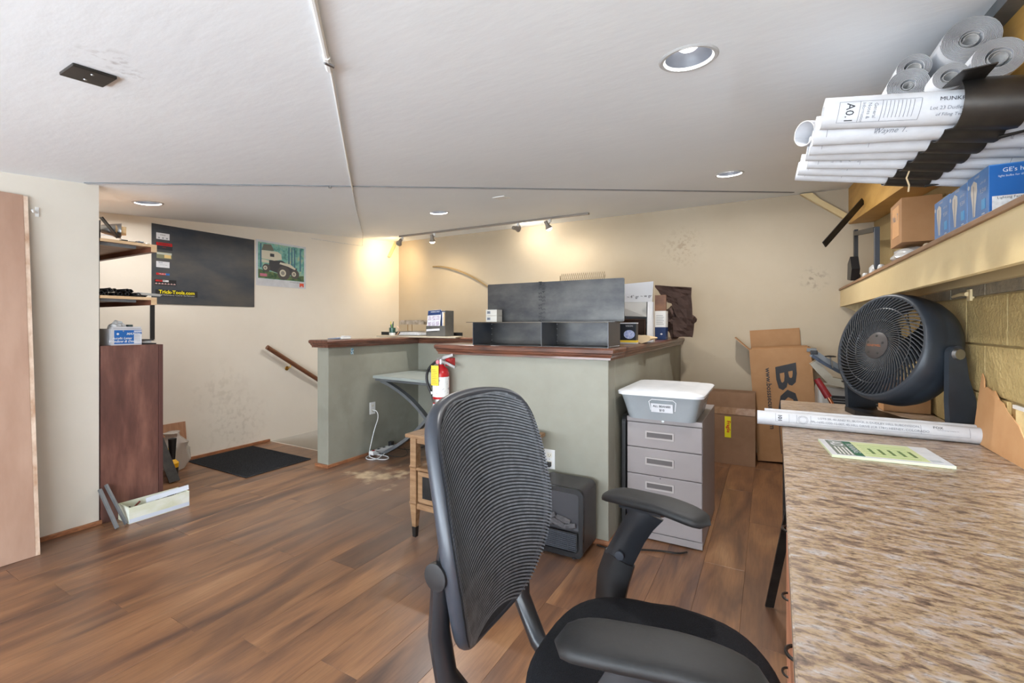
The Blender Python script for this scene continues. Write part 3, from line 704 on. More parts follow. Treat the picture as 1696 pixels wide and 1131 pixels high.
# tall cabinet
t = thing('tall_cabinet', (-3.9, 1.37, 0), 'tall walnut stained wooden cabinet under the left shelves', 'cabinet')
obj('side_panel', box_b(-3.615, -3.595, 1.207, 1.512, .0, 1.10, .001), M_cabwood, t)
obj('side_panel', box_b(-4.56, -4.54, 1.207, 1.512, .0, 1.10, .001), M_cabwood, t)
obj('top_panel', box_b(-4.54, -3.615, 1.207, 1.512, 1.08, 1.10, .001), M_cabwood, t)
obj('bottom_panel', box_b(-4.54, -3.615, 1.207, 1.512, .08, .10, .001), M_cabwood, t)
obj('back_panel', box_b(-4.54, -3.615, 1.207, 1.213, .10, 1.08), M_cabwood, t)
for k in range(2):
    x0, x1 = (-4.56, -4.08) if k == 0 else (-4.075, -3.595)
    dd = obj('door', box_b(x0, x1, 1.514, 1.540, .03, 1.098, .003), flat('walnut_dark_front', (86, 52, 46)), t); xx = x1-.05 if k == 0 else x0+.05
    b = BM(); tube(b, [(xx, 1.54, .70), (xx, 1.565, .71), (xx, 1.565, .79), (xx, 1.54, .80)], .005, 8); obj('handle', b, M_dsteel, dd, True)
# caulk box
t = thing('carton', (-3.68, 1.34, 1.10), 'open grey carton with a blue window and door caulk label on the tall cabinet', 'carton')
X = -3.605
b = BM()
for a_ in ((-3.80, X, 1.262, 1.265, 1.10, 1.205), (-3.80, X, 1.419, 1.422, 1.10, 1.205), (X-.003, X, 1.265, 1.419, 1.10, 1.218), (-3.80, -3.797, 1.265, 1.419, 1.10, 1.205), (-3.797, X-.003, 1.265, 1.419, 1.10, 1.103)): bx(b, *a_)
obj('box', b, flat('pale_grey_board', (186, 184, 186)), t)
MX = basis((X, 1.349, 1.152), (0, 1, 0), (0, 0, 1)); obj('front_label', panel(MX, .145, .088, .0008), M_blue, t)
obj('side_label', panel(MX, .042, .060, .0012, .0515, -.012), M_paper, t); obj('stripe', panel(MX, .042, .008, .0012, .0515, .036), M_paper, t)
text('MAX', .020, MX @ Matrix.Translation((.012, .020, .001)), M_paper, t, bold=.0006, shear=.3); text('35PRO', .013, MX @ Matrix.Translation((.048, .0225, .001)), M_paper, t, bold=.0004)
text('Acrylic Latex', .019, MX @ Matrix.Translation((-.033, -.008, .001)), M_paper, t, bold=.0005, shear=.3)
text('Window & Door', .021, MX @ Matrix.Translation((-.028, -.028, .001)), M_paper, t, bold=.0006, shear=.3)
b = BM(); prism(b, [(-.062, .020), (-.054, .028), (-.046, .020), (-.054, .012)], .0008, .0012, MX); obj('emblem', b, M_paper, t)
for k in range(5): obj('fine_print', panel(MX, .03, .002, .0014, .050, .008-.009*k), M_inkg, t)
b = BM()
for k in range(24): bx(b, X, X+.0006, 1.274+k*.006, 1.277+k*.006, 1.203, 1.207)
obj('printed_line', b, M_inkg, t, kind='stuff')
b = BM()
def crumple(cx, cy, cz, rx, ry, rz, seed, sub=3, amp=.28):
    from mathutils import noise as nz
    b = BM(); bmesh.ops.create_icosphere(b, subdivisions=sub, radius=1)
    for v in b.verts:
        d = v.co.normalized(); k = 1+amp*(nz.noise(d*2.3+Vector((seed, 0, 0)))*1.6)+amp*.7*abs(nz.noise(d*5+Vector((0, seed, 0))))
        v.co = Vector((cx+d.x*rx*k, cy+d.y*ry*k, cz+d.z*rz*k))
    return b
b = crumple(-3.665, 1.315, 1.205, .05, .045, .045, 5, 3, .25)
solo('clear_wrap_bundle', b, M_wrap, (-3.665, 1.315, 1.16), 'crumpled clear wrap bulging out of the grey caulk carton', 'wrap')
solo('dark_tube_end', box_b(-3.67, -3.63, 1.36, 1.385, 1.11, 1.232, .004), flat('dark_green_tube', (50, 66, 64)), (-3.65, 1.37, 1.11), 'small dark green tube end standing in the grey caulk carton', 'tube')
for k, z in enumerate((1.10, 1.125)):
    solo('black_tray', box_b(-3.75, -3.605-.01*k, 1.43, 1.505-.01*k, z+.0005, z+.008, .002), M_black, (-3.68, 1.47, z), ['flat black plate lying on the tall cabinet beside the carton', 'raised black plate above another beside the carton'][k], 'plate', 'black plates on the cabinet')
solo('grey_spacer', box_b(-3.74, -3.64, 1.44, 1.49, 1.109, 1.1245), M_paperg, (-3.69, 1.46, 1.109), 'pale spacer block between the black plates on the cabinet', 'block')
# leaning steel bars and tray
for k, (p, q) in enumerate((((-3.41, 1.222, .008), (-3.575, 1.195, .22)), ((-3.435, 1.275, .008), (-3.575, 1.225, .24)))):
    b = BM(); tube(b, [p, q], .008 if k == 0 else .006, 4, ry=.008 if k == 0 else .008, sq=True)
    solo('steel_bar', b, M_gsteel, p, ['thicker grey steel bar leaning on the cabinet left of the tray', 'thinner grey steel bar leaning between the thick bar and the tray'][k], 'steel bar', 'steel bars leaning on the tall cabinet')
b = BM()
bx(b, -3.585, -3.435, 1.29, 1.625, .0, .006)
for a_ in ((-3.441, -3.435, 1.29, 1.625), (-3.585, -3.579, 1.29, 1.625), (-3.579, -3.441, 1.29, 1.296), (-3.579, -3.441, 1.619, 1.625)): bx(b, *a_, .006, .10)
t = thing('parts_box', (-3.51, 1.46, 0), 'long open taped white box of scrap metal on the floor', 'box')
obj('box', b, mat('yellowed_taped_board', (206, 208, 176), .6, c2=(228, 230, 220), ns=5, stretch=(1, 1, 2)), t)
obj('tape', box_b(-3.4345, -3.434, 1.29, 1.625, .004, .028), flat('white_blue_tape', (206, 214, 226)), t)
b = BM(); tube(b, [(-3.49, 1.40, .100), (-3.455, 1.63, .122)], .0015, 4, ry=.016, up=(0, 0, 1), sq=True)
obj('flap', b, flat('lilac_white_flap', (214, 218, 228)), t)
for k in range(12):
    b = BM(); y = 1.31+.024*k; p = Vector((-3.53+random.uniform(-.03, .04), y, random.uniform(.05, .085))); q = p+Vector((random.uniform(-.04, .03), random.uniform(.03, .07), random.uniform(.005, .025)))
    tube(b, [p, q], .006, 6); solo('scrap_piece', b, [M_dsteel, M_alu, flat('rust_red', (110, 50, 40))][k % 3], tuple(p), ['dark steel scrap piece lying in the white box on the floor', 'shiny metal scrap piece lying in the white box on the floor', 'rust red scrap piece lying in the white box on the floor'][k % 3], 'scrap', ['dark scrap in the box', 'shiny scrap in the box', 'rusty scrap in the box'][k % 3])
# things beyond the cabinet
b = BM(); tube(b, [(-4.02, 1.80, .012), (-4.30, 1.80, .33)], .004, 4, ry=.035, up=(0, 1, .2), sq=True)
solo('steel_strip', b, M_dsteel, (-4.02, 1.8, 0), 'wide dark steel strip leaning behind the tall cabinet', 'steel strip')
b = BM(); M = basis((-4.53, 2.0, 0), (0, 1, 0), Vector((-.14, 0, 1)).normalized()); bx(b, -.16, .135, .003, .365, -.018, 0, .001, M)
solo('laminate_board', b, mat('oak_laminate', (176, 130, 98), .5, c2=(150, 104, 76), ns=6, stretch=(5, 5, .7)), (-4.53, 2.0, 0), 'short oak laminate board leaning on the left wall beside the mat', 'board')
t = thing('bagged_tool', (-4.42, 1.93, 0), 'yellow tool in a clear plastic bag before the oak board', 'bagged tool')
b = BM(); prof = [(0, .004), (.085, .006), (.10, .08), (.105, .17), (.09, .24), (.05, .29), (.06, .32), (0, .33)]
lathe(b, prof, 18, Matrix.Translation((-4.40, 1.955, 0)))
from mathutils import noise as _nz
for v in b.verts:
    k_ = _nz.noise(v.co*14)*.05; dd_ = Vector((v.co.x+4.40, v.co.y-1.955, 0)); v.co += dd_.normalized()*k_ if dd_.length > .01 else Vector()
obj('plastic_bag', b, mat('clear_poly_bag', (206, 200, 192), .18, alpha=.55, spec=.8), t, True)
b = BM(); lathe(b, [(0, .02), (.04, .02), (.05, .06), (.03, .12), (.035, .2), (0, .24)], 14, Matrix.Translation((-4.40, 1.955, 0))); obj('tool_body', b, flat('beige_tool', (196, 178, 150)), t, True)
b = BM(); lathe(b, [(0, 0), (.028, 0), (.028, .02), (0, .025)], 16, basis((-4.325, 1.90, .19), (0, 1, 0), (0, 0, 1))); obj('knob', b, M_yel2, t, True, label='yellow knob')
t = thing('yellow_caster_tool', (-4.25, 1.885, 0), 'black tool with yellow cap behind the tall cabinet', 'tool')
b = BM(); lathe(b, [(0, 0), (.04, 0), (.042, .06), (0, .07)], 16, Matrix.Translation((-4.25, 1.885, 0))); obj('foot', b, M_black, t, True)
b = BM(); lathe(b, [(0, .065), (.042, .065), (.045, .10), (.02, .13), (0, .132)], 16, Matrix.Translation((-4.25, 1.885, 0))); obj('cap', b, M_yel2, t, True)
b = BM(); lathe(b, [(0, .13), (.02, .13), (.03, .30), (0, .31)], 12, Matrix.Translation((-4.25, 1.885, 0))); obj('column', b, M_black, t, True)
# mat
t = thing('door_mat', (-4.1, 2.43, 0), 'charcoal ribbed carpet mat on the floor at the stair head', 'mat')
obj('carpet', box_b(-4.545, -3.645, 2.135, 2.73, .001, .008, .002), M_rubmat, t)
b = BM()
for k in range(58): bx(b, -4.53, -3.66, 2.146+k*.01, 2.1505+k*.01, .008, .0105)
obj('rib', b, M_rubmat, t, kind='stuff')
# =================================================================== RECEPTION AREA
def outlet(name_label, M, plug=None):
    o = thing('wall_outlet', tuple(M.translation), name_label, 'outlet', 'duplex wall outlets')
    b = BM(); bx(b, -.035, .035, -.057, .057, 0, .005, .002, M); obj('cover_plate', b, M_white, o)
    for s in (-.024, .024):
        r = obj('receptacle', box_b(-.016, .016, s-.014, s+.014, .005, .0065, .001, M), flat('ivory_plastic', (226, 222, 208)), o)
        b = BM(); bx(b, -.008, -.006, s-.004, s+.005, .0062, .0072, 0, M); bx(b, .006, .008, s-.004, s+.005, .0062, .0072, 0, M); bx(b, -.002, .002, s-.011, s-.007, .0062, .0072, 0, M); obj('slot', b, M_ink, r)
    b = BM(); lathe(b, [(0, .0065), (.003, .006), (.003, .005)], 10, M); obj('screw', b, M_alu, o)
outlet('white outlet with a white cord plugged in, on the left partition', basis((-3.299, 3.14, .435), (0, 1, 0), (0, 0, 1)))
outlet('white outlet on the counter front above the electric heater', basis((-1.133, 2.474, .432), (1, 0, 0), (0, 0, 1)))
def cord(name, pts, r, m, label, cat='cord', group=None, iters=3):
    P = [Vector(p) for p in pts]
    for _ in range(iters):
        Q = [P[0]]
        for a, b in zip(P, P[1:]): Q += [a*.75+b*.25, a*.25+b*.75]
        P = Q+[P[-1]]
    b = BM(); tube(b, P, r, 6); return solo(name, b, m, tuple(P[0]), label, cat, group, True)
cord('cord', [(-3.292, 3.14, .415), (-3.25, 3.15, .415), (-3.235, 3.16, .35), (-3.27, 3.14, .24), (-3.275, 3.10, .10), (-3.26, 3.06, .02), (-3.20, 3.02, .005), (-3.06, 3.02, .005), (-3.02, 3.08, .005), (-3.10, 3.14, .005), (-3.25, 3.12, .006), (-3.26, 3.02, .006), (-3.18, 2.96, .006), (-3.10, 3.0, .006), (-3.12, 3.12, .03)], .0042, M_white, 'white cord hanging from the partition outlet and coiled on the floor')
t = thing('power_strip', (-3.2, 3.2, 0), 'white power strip on the floor against the left partition', 'power strip')
obj('housing', box_b(-3.255, -3.205, 3.06, 3.36, .012, .05, .006), M_white, t); obj('switch', box_b(-3.24, -3.22, 3.075, 3.10, .05, .054), M_red, t, label='red switch')
for k in range(3): obj('socket', box_b(-3.243, -3.217, 3.14+.07*k, 3.17+.07*k, .05, .051), M_ink, t)
obj('plug', box_b(-3.25, -3.21, 3.30, 3.34, .05, .085, .004), M_black, t, label='black plug')
cord('cable', [(-3.21, 3.32, .06), (-3.12, 3.3, .03), (-3.05, 3.4, .006), (-3.0, 3.6, .006), (-3.1, 3.75, .006)], .003, M_black, 'thin black cable behind the folding table leg')
cord('cable', [(-3.21, 3.10, .045), (-3.10, 3.14, .01), (-2.95, 3.16, .006), (-2.98, 3.3, .006), (-3.14, 3.4, .02)], .0025, M_dsteel, 'thin dark cable looped on the floor beside the power strip')
# paper tag on partition
solo('paper_tag', panel(basis((-3.299, 2.898, .99), (0, 1, 0), (0, 0, 1)), .030, .055), mat('blue_pattern_tag', (60, 130, 160), .6, c2=(200, 214, 220), ns=90, lo=.45, hi=.55), (-3.299, 2.898, .99), 'small blue patterned tag stuck below the partition cap', 'tag')
# folding table with curved crossed legs
t = thing('work_table', (-2.75, 3.42, 0), 'grey table with curved crossed legs behind the left partition', 'table')
b = BM(); prism(b, [(-3.27, 3.12), (-1.98, 3.02), (-1.98, 3.78), (-3.27, 3.78)], .725, .75); obj('table_top', b, mat('grey_laminate', (150, 156, 152), .35, c2=(160, 166, 160), ns=5), t)
b = BM(); tube(b, [(-3.25, 3.14, .712), (-2.0, 3.045, .712)], .012, 8); obj('front_rail', b, M_gsteel, t, True)
def arc(p, q, bulge, n=14):
    p, q = Vector(p), Vector(q); out = []
    for i in range(n+1):
        s = i/n; out.append(p.lerp(q, s)+Vector(bulge)*(4*s*(1-s)))
    return out
for yy in (3.16, 3.72):
    b = BM(); tube(b, arc((-3.18, yy, .012), (-2.40, yy, .71), (.07, 0, -.05)), .014, 4, ry=.026, up=(0, 1, 0), sq=True); obj('leg', b, M_gsteel, t)
    b = BM(); tube(b, arc((-3.22, yy+.03, .70), (-2.42, yy+.03, .012), (.09, 0, .09)), .014, 4, ry=.026, up=(0, 1, 0), sq=True); obj('leg', b, M_gsteel, t)
# shelf board on the rear partition cap with its upstand
t = thing('counter_board', (-3.3, 3.75, 1.10), 'pale board with a black upstand lying on the rear partition cap', 'board')
b = BM(); prism(b, [(-3.74, 3.62), (-2.62, 3.55), (-2.78, 3.90), (-3.95, 3.90)], 1.101, 1.113); obj('board', b, flat('pale_board', (196, 182, 160)), t)
obj('upstand', box_b(-3.95, -2.79, 3.90, 3.906, 1.101, 1.150), M_black, t)
# pen cup
t = thing('pen_cup', (-3.66, 3.78, 1.113), 'clear cup with a white base holding coloured pens', 'cup')
b = BM(); lathe(b, [(0, 0), (.034, 0), (.036, .03), (.033, .03), (.033, .004), (0, .004)], 20, Matrix.Translation((-3.66, 3.78, 1.1132))); obj('base', b, M_white, t, True)
b = BM(); lathe(b, [(.034, .03), (.036, .085), (.034, .085), (.032, .03)], 20, Matrix.Translation((-3.66, 3.78, 1.1132)), True); obj('cup', b, mat('smoky_green_plastic', (60, 96, 84), .2, alpha=.7), t, True)
for k, (c, dx, dy, h) in enumerate((((214, 196, 60), -.02, .0, .155), ((110, 60, 120), -.005, .01, .135), ((60, 130, 60), .012, .0, .14), ((34, 84, 60), .022, -.01, .155), ((90, 170, 80), .008, -.015, .125), ((40, 60, 130), -.01, -.012, .12))):
    b = BM(); tube(b, [(-3.66+dx*.4, 3.78+dy*.4, 1.12), (-3.66+dx*1.3, 3.78+dy*1.3, 1.113+h)], .0045, 8)
    solo('pen', b, flat('pen_%d' % k, c, .4), (-3.66, 3.78, 1.12), ['yellow', 'purple', 'green', 'dark green', 'light green', 'blue'][k]+' pen standing in the clear pen cup', 'pen', 'pens in the cup', True)
b = BM(); tube(b, arc((-3.60, 3.78, 1.115), (-3.585, 3.78, 1.215), (.03, 0, .0)), .012, 6, ry=.003); solo('tape_curl', b, flat('peach_tape', (230, 196, 170)), (-3.6, 3.78, 1.115), 'curled peach coloured ribbon beside the pen cup', 'ribbon')
# document tray
t = thing('desk_organiser', (-3.35, 3.78, 1.113), 'wire organiser with paper stacks and a raised metal shelf', 'organiser')
b = BM(); bx(b, -3.50, -3.19, 3.70, 3.88, 1.114, 1.118)
for zz in (1.12, 1.16): tube(b, [(-3.51, 3.69, zz), (-3.18, 3.69, zz), (-3.18, 3.89, zz), (-3.51, 3.89, zz)], .003, 6, closed=True)
obj('tray', b, M_alu, t)
for x in (-3.45, -3.39, -3.17):
    b = BM(); tube(b, [(x, 3.80, 1.115), (x, 3.80, 1.235)], .003, 6); obj('post', b, M_brass, t)
b = BM(); prism(b, [(0, 0), (.34, 0), (.345, .025), (.33, .045), (.02, .045), (.0, .025)], 0, .12, basis((-3.515, 3.86, 1.235), (1, 0, 0), (0, 0, 1))); obj('top_shelf', b, mat('stained_metal', (140, 128, 108), .3, .6, c2=(196, 184, 170), ns=14), t)
for k in range(3): solo('paper_stack', box_b(-3.495+.01*k, -3.20-.008*k, 3.705, 3.875, 1.1185+.011*k, 1.1285+.011*k, .001), M_paperg if k % 2 else M_paper, (-3.35, 3.79, 1.119+.011*k), ['lowest', 'middle', 'topmost'][k]+' paper stack in the wire organiser tray', 'paper stack', 'paper stacks in the organiser')
# brochure holder
t = thing('brochure_holder', (-3.0, 3.74, 1.113), 'grey file holder stuffed with a blue and white brochure', 'file holder')
b = BM()
for a_ in ((-3.075, -2.83, 3.66, 3.664, 1.113, 1.22), (-3.075, -2.83, 3.80, 3.804, 1.113, 1.375), (-3.075, -3.071, 3.664, 3.80, 1.113, 1.22), (-2.834, -2.83, 3.664, 3.80, 1.113, 1.375), (-3.071, -2.834, 3.664, 3.80, 1.113, 1.117)): bx(b, *a_)
obj('holder', b, mat('dusty_grey_metal', (74, 74, 72), .5, c2=(92, 90, 86), ns=8), t); text('NAPA', .03, basis((-2.97, 3.659, 1.165), (1, 0, 0), (0, 0, 1)), M_dsteel, t)
Mb = basis((-2.985, 3.675, 1.275), (1, 0, .05), (0, .14, 1)); tb = thing('brochure', (-2.985, 3.675, 1.16), 'blue topped brochure with photo squares in the grey holder', 'brochure')
obj('sheet', panel(Mb, .17, .215, .003), M_paper, tb); obj('header', panel(Mb, .168, .05, .004, 0, .08), M_navy, tb); text('SPRING SALE', .02, Mb @ Matrix.Translation((.01, .088, .004)), M_paper, tb)
for i in range(3):
    for j in range(2): obj('photo', panel(Mb, .042, .045, .004, -.052+.052*i, .025-.06*j), mat('small_photo_%d%d' % (i, j), (150, 130, 150), .5, c2=(190, 190, 200), ns=60), tb)
for k in range(3): solo('magazine', box_b(-2.89+.016*k, -2.878+.016*k, 3.67, 3.79, 1.118, 1.372-.01*k), [M_navy, M_paperg, M_kraft][k], (-2.88+.016*k, 3.73, 1.118), ['navy', 'grey', 'tan'][k]+' magazine standing in the grey file holder', 'magazine', 'magazines in the holder')
# device on partition cap
t = thing('label_gun', (-3.37, 2.84, 1.10), 'small white handheld gadget lying on the left partition cap', 'gadget')
obj('body', box_b(-3.40, -3.34, 2.82, 2.92, 1.101, 1.118, .005), M_white, t); obj('top', box_b(-3.39, -3.345, 2.85, 2.93, 1.118, 1.130, .003), M_paperg, t)
b = BM(); tube(b, [(-3.38, 2.70, 1.108), (-3.37, 2.76, 1.108), (-3.37, 2.82, 1.110)], [.004, .007, .009], 8); obj('nozzle', b, flat('steel_blue_plastic', (130, 140, 160)), t, True)
# =================================================================== FIRE EXTINGUISHER
EX, EY = -1.885, 2.395
t = thing('fire_extinguisher', (EX, EY, .64), 'red fire extinguisher with yellow tag hanging on the counter end', 'fire extinguisher')
R_ = .055; b = BM(); lathe(b, [(0, 0), (.045, 0), (R_, .012), (R_, .27), (.045, .30), (.022, .318), (.016, .33), (0, .33)], 32, Matrix.Translation((EX, EY, .64))); obj('cylinder', b, M_red, t, True)
def cyl(name, r, z0, z1, a0, a1, m, nn=20, lab=None, par=None):
    b = BM(); n = nn; A_ = [b.verts.new((EX+r*math.cos(a0+(a1-a0)*i/n), EY+r*math.sin(a0+(a1-a0)*i/n), z0)) for i in range(n+1)]
    B2 = [b.verts.new((v.co.x, v.co.y, z1)) for v in A_]
    for i in range(n): b.faces.new((A_[i], A_[i+1], B2[i+1], B2[i]))
    return obj(name, b, m, par or t, True, label=lab)
cyl('label_wrap', R_+.0008, .76, .89, PI*.9, PI*2.1, mat('printed_white_label', (226, 226, 224), .4, c2=(150, 150, 160), ns=50, lo=.55, hi=.7), lab='white instruction label')
cyl('band', R_+.0015, .722, .745, 0, 2*PI, M_alu, 32, 'silver band')
b = BM(); ov = [(math.cos(a*PI/10)*.026, math.sin(a*PI/10)*.017) for a in range(20)]
def wrapx(u, v, z0, a0=-PI/2-.15, r=R_+.0018): a = a0+u/r; return (EX+r*math.cos(a), EY+r*math.sin(a), z0+v)
b.faces.new([b.verts.new(wrapx(u, v, .70)) for u, v in ov]); obj('emblem', b, M_paper, t)
for u, m_ in ((-.010, flat('teal_print', (40, 120, 130))), (.010, flat('maroon_print', (130, 30, 60)))):
    b = BM(); b.faces.new([b.verts.new(wrapx(u+x_, y_, .70, r=R_+.0024)) for x_, y_ in ((-.005, -.007), (.005, -.007), (.005, .007), (-.005, .007))]); obj('emblem_mark', b, m_, t)
b = BM(); lathe(b, [(0, .33), (.016, .33), (.018, .345), (.014, .365), (0, .368)], 16, Matrix.Translation((EX, EY, .64))); obj('valve', b, M_alu, t, True)
b = BM(); tube(b, [(EX-.03, EY, 1.0), (EX+.02, EY, 1.012), (EX+.10, EY, 1.035)], [.007, .010, .006], 4, ry=[.009, .010, .008], sq=True); obj('lever', b, M_alu, t)
b = BM(); tube(b, [(EX+.0, EY, .992), (EX+.05, EY, .98), (EX+.115, EY, .955)], [.008, .008, .005], 4, ry=[.008, .008, .007], sq=True); obj('handle', b, M_alu, t)
b = BM(); lathe(b, [(0, 0), (.013, 0), (.013, .01), (0, .012)], 14, basis((EX-.012, EY-.014, .985), (1, 0, 0), (0, 0, 1))); obj('gauge', b, flat('pink_gauge', (222, 130, 140)), t)
tg = obj('inspection_tag', box_b(EX-.034, EX+.026, EY-R_-.006, EY-R_-.004, .835, .965, .0005), M_yellow, t, label='yellow inspection tag')
b = BM()
for k in range(9): bx(b, EX-.026, EX+.018-.008*(k % 3), EY-R_-.0066, EY-R_-.006, .848+k*.011, .850+k*.011)
obj('tag_print', b, flat('brown_ink', (140, 110, 40)), tg)
P_ = arc((EX-.02, EY, .995), (EX-.07, EY, .76), (-.075, 0, .02), 16); b = BM(); tube(b, P_, .009, 10); obj('hose', b, M_black, t, True)
b = BM(); tube(b, [(EX-.07, EY, .765), (EX-.055, EY, .70)], [.012, .009], 10); obj('nozzle', b, M_black, t, True)
b = BM(); tube(b, [(EX-.074, EY, .785), (EX-.071, EY, .768)], .012, 10); obj('nozzle_ring', b, M_white, t, True)
obj('bracket', box_b(EX+.02, EX+.055, EY+.02, 2.475, .96, 1.01), M_red, t)
# =================================================================== SIDE TABLE
t = thing('side_table', (-1.48, 2.21, 0), 'worn oak side table with a grilled drawer before the counter', 'side table')
TX0, TX1, TY0, TY1 = -1.835, -1.135, 1.995, 2.42
obj('top', box_b(TX0, TX1, TY0, TY1, .578, .60, .006), M_tablewood, t)
b = BM()
for k in range(3): bx(b, TX0+.10+.20*k, TX0+.102+.20*k, TY0+.02, TY1-.02, .600, .6006)
obj('top_inlay', b, flat('inlay_line', (120, 84, 52)), t)
obj('apron', box_b(TX0+.03, TX1-.03, TY0+.03, TY1-.03, .545, .578), M_tablewood, t)
for lx, ly in ((TX0+.045, TY0+.04), (TX1-.045, TY0+.04), (TX0+.045, TY1-.04), (TX1-.045, TY1-.04)):
    b = BM(); tube(b, [(lx, ly, .06), (lx, ly, .19), (lx, ly, .20), (lx, ly, .21), (lx, ly, .40), (lx, ly, .41), (lx, ly, .42), (lx, ly, .578)], [.013, .022, .026, .022, .022, .026, .021, .021], 4, sq=True)
    lg = obj('leg', b, M_tablewood, t); b = BM(); tube(b, [(lx, ly, 0.0), (lx, ly, .06)], [.011, .014], 4, sq=True); obj('foot_cap', b, M_dsteel, lg, label='dark metal foot cap')
obj('lower_shelf', box_b(TX0+.025, TX1-.025, TY0+.02, TY1-.02, .392, .408, .003), M_tablewood, t)
obj('lower_case', box_b(TX0+.05, TX1-.05, TY0+.04, TY1-.03, .19, .392, .002), M_tablewood, t)
obj('bottom_rail', box_b(TX0+.045, TX1-.045, TY0+.028, TY0+.05, .165, .20, .003), M_tablewood, t)
def grille(x0, x1):
    dr = obj('drawer_front', box_b(x0, x1, TY0+.026, TY0+.042, .21, .385, .003), M_tablewood, t)
    obj('grille_recess', box_b(x0+.035, x1-.035, TY0+.0245, TY0+.03, .235, .36), M_black, dr)
    b = BM(); n = 22
    for k in range(n):
        xx = x0+.04+(x1-x0-.08)*k/(n-1); tube(b, [(xx, TY0+.023, .238), (xx, TY0+.023, .357)], .0022, 5)
    obj('grille_rod', b, M_dsteel, dr, kind='stuff')
grille(TX0+.075, (TX0+TX1)/2-.006); grille((TX0+TX1)/2+.006, TX1-.075)
# =================================================================== HEATER
t = thing('electric_heater', (-.98, 2.32, 0), 'black fireplace style electric heater on the floor before the counter', 'heater')
HX0, HX1, HY0, HY1 = -1.128, -.832, 2.215, 2.43
def rrect(x0, x1, z0, z1, r, n=6):
    out = []
    for cx, cz, a0 in ((x1-r, z1-r, 0), (x0+r, z1-r, PI/2), (x0+r, z0+r, PI), (x1-r, z0+r, 1.5*PI)):
        for i in range(n+1): a = a0+PI/2*i/n; out.append((cx+r*math.cos(a), cz+r*math.sin(a)))
    return out
def XZ(y): return basis((0, y, 0), (1, 0, 0), (0, 0, 1))   # z axis = -y
b = BM(); prism(b, rrect(HX0, HX1, .02, .372, .035), -(HY1-HY0)+.03, 0, XZ(HY0+.03)); 
obj('shell', b, mat('dusty_black_shell', (46, 44, 46), .4, c2=(64, 61, 62), ns=6), t, True)
b = BM(); o_ = rrect(HX0-.002, HX1+.002, .018, .374, .036); i_ = rrect(HX0+.022, HX1-.022, .045, .350, .018); n = len(o_)
Mx = XZ(HY0+.018); V = {}
for nm_, pl, z in (('of', o_, .014), ('if', i_, .014), ('ob', o_, 0), ('ib', i_, 0)): V[nm_] = [b.verts.new(Mx @ Vector((x, y, z))) for x, y in pl]
for k in range(n):
    k2 = (k+1) % n
    for p_, q_ in (('of', 'if'), ('ob', 'of'), ('if', 'ib'), ('ib', 'ob')): b.faces.new((V[p_][k], V[p_][k2], V[q_][k2], V[q_][k]))
obj('front_bezel', b, mat('gloss_black', (20, 20, 22), .18), t, True)
gl = obj('viewing_panel', box_b(HX0+.022, HX1-.022, HY0+.014, HY0+.030, .155, .35), mat('smoked_panel', (52, 52, 56), .15), t)
lg = mat('grey_ember_log', (60, 58, 60), .8, c2=(86, 84, 86), ns=30, bump=.6, bs=60)
for k, (x, z, a_, l_) in enumerate(((-1.05, .175, .1, .10), (-.98, .185, -.3, .11), (-.91, .175, .25, .08), (-1.02, .205, .5, .08), (-.94, .205, -.2, .08))):
    b = BM(); dx, dz = math.cos(a_)*l_/2, math.sin(a_)*l_/2; tube(b, [(x-dx, HY0+.012, z-dz), (x, HY0+.010, z), (x+dx, HY0+.012, z+dz)], [.012, .018, .013], 8); obj('log', b, lg, gl, True)
ob = obj('outlet_grille', box_b(HX0+.03, HX1-.03, HY0+.004, HY0+.010, .05, .145), M_black, t)
for k in range(9): obj('louvre', box_b(HX0+.034, HX1-.034, HY0-.001, HY0+.005, .054+.010*k, .059+.010*k), M_frame, ob)
for x in (-1.05, -.98, -.91): obj('rib', box_b(x-.002, x+.002, HY0-.002, HY0+.0, .052, .142), M_blackg, ob)
for x in (HX0+.06, HX1-.06):
    for y in (HY0+.04, HY1-.04): b = BM(); tube(b, [(x, y, 0.0), (x, y, .024)], .014, 10); obj('foot', b, M_black, t)
t = thing('plug', (-1.133, 2.462, .405), 'black plug in the outlet above the heater', 'plug'); obj('body', box_b(-1.150, -1.118, 2.440, 2.466, .392, .418, .004), M_black, t)
cord('heater_cord', [(-1.14, 2.45, .395), (-1.16, 2.445, .34), (-1.165, 2.445, .25), (-1.16, 2.447, .1), (-1.12, 2.45, .01), (-1.10, 2.45, .006)], .004, M_black, 'black cord dropping from the outlet behind the heater')
cord('floor_cord', [(-.83, 2.44, .006), (-.74, 2.43, .006), (-.62, 2.50, .006), (-.50, 2.55, .006), (-.42, 2.56, .006), (-.38, 2.60, .006)], .005, M_dsteel, 'dark cord lying on the floor before the filing cabinet')
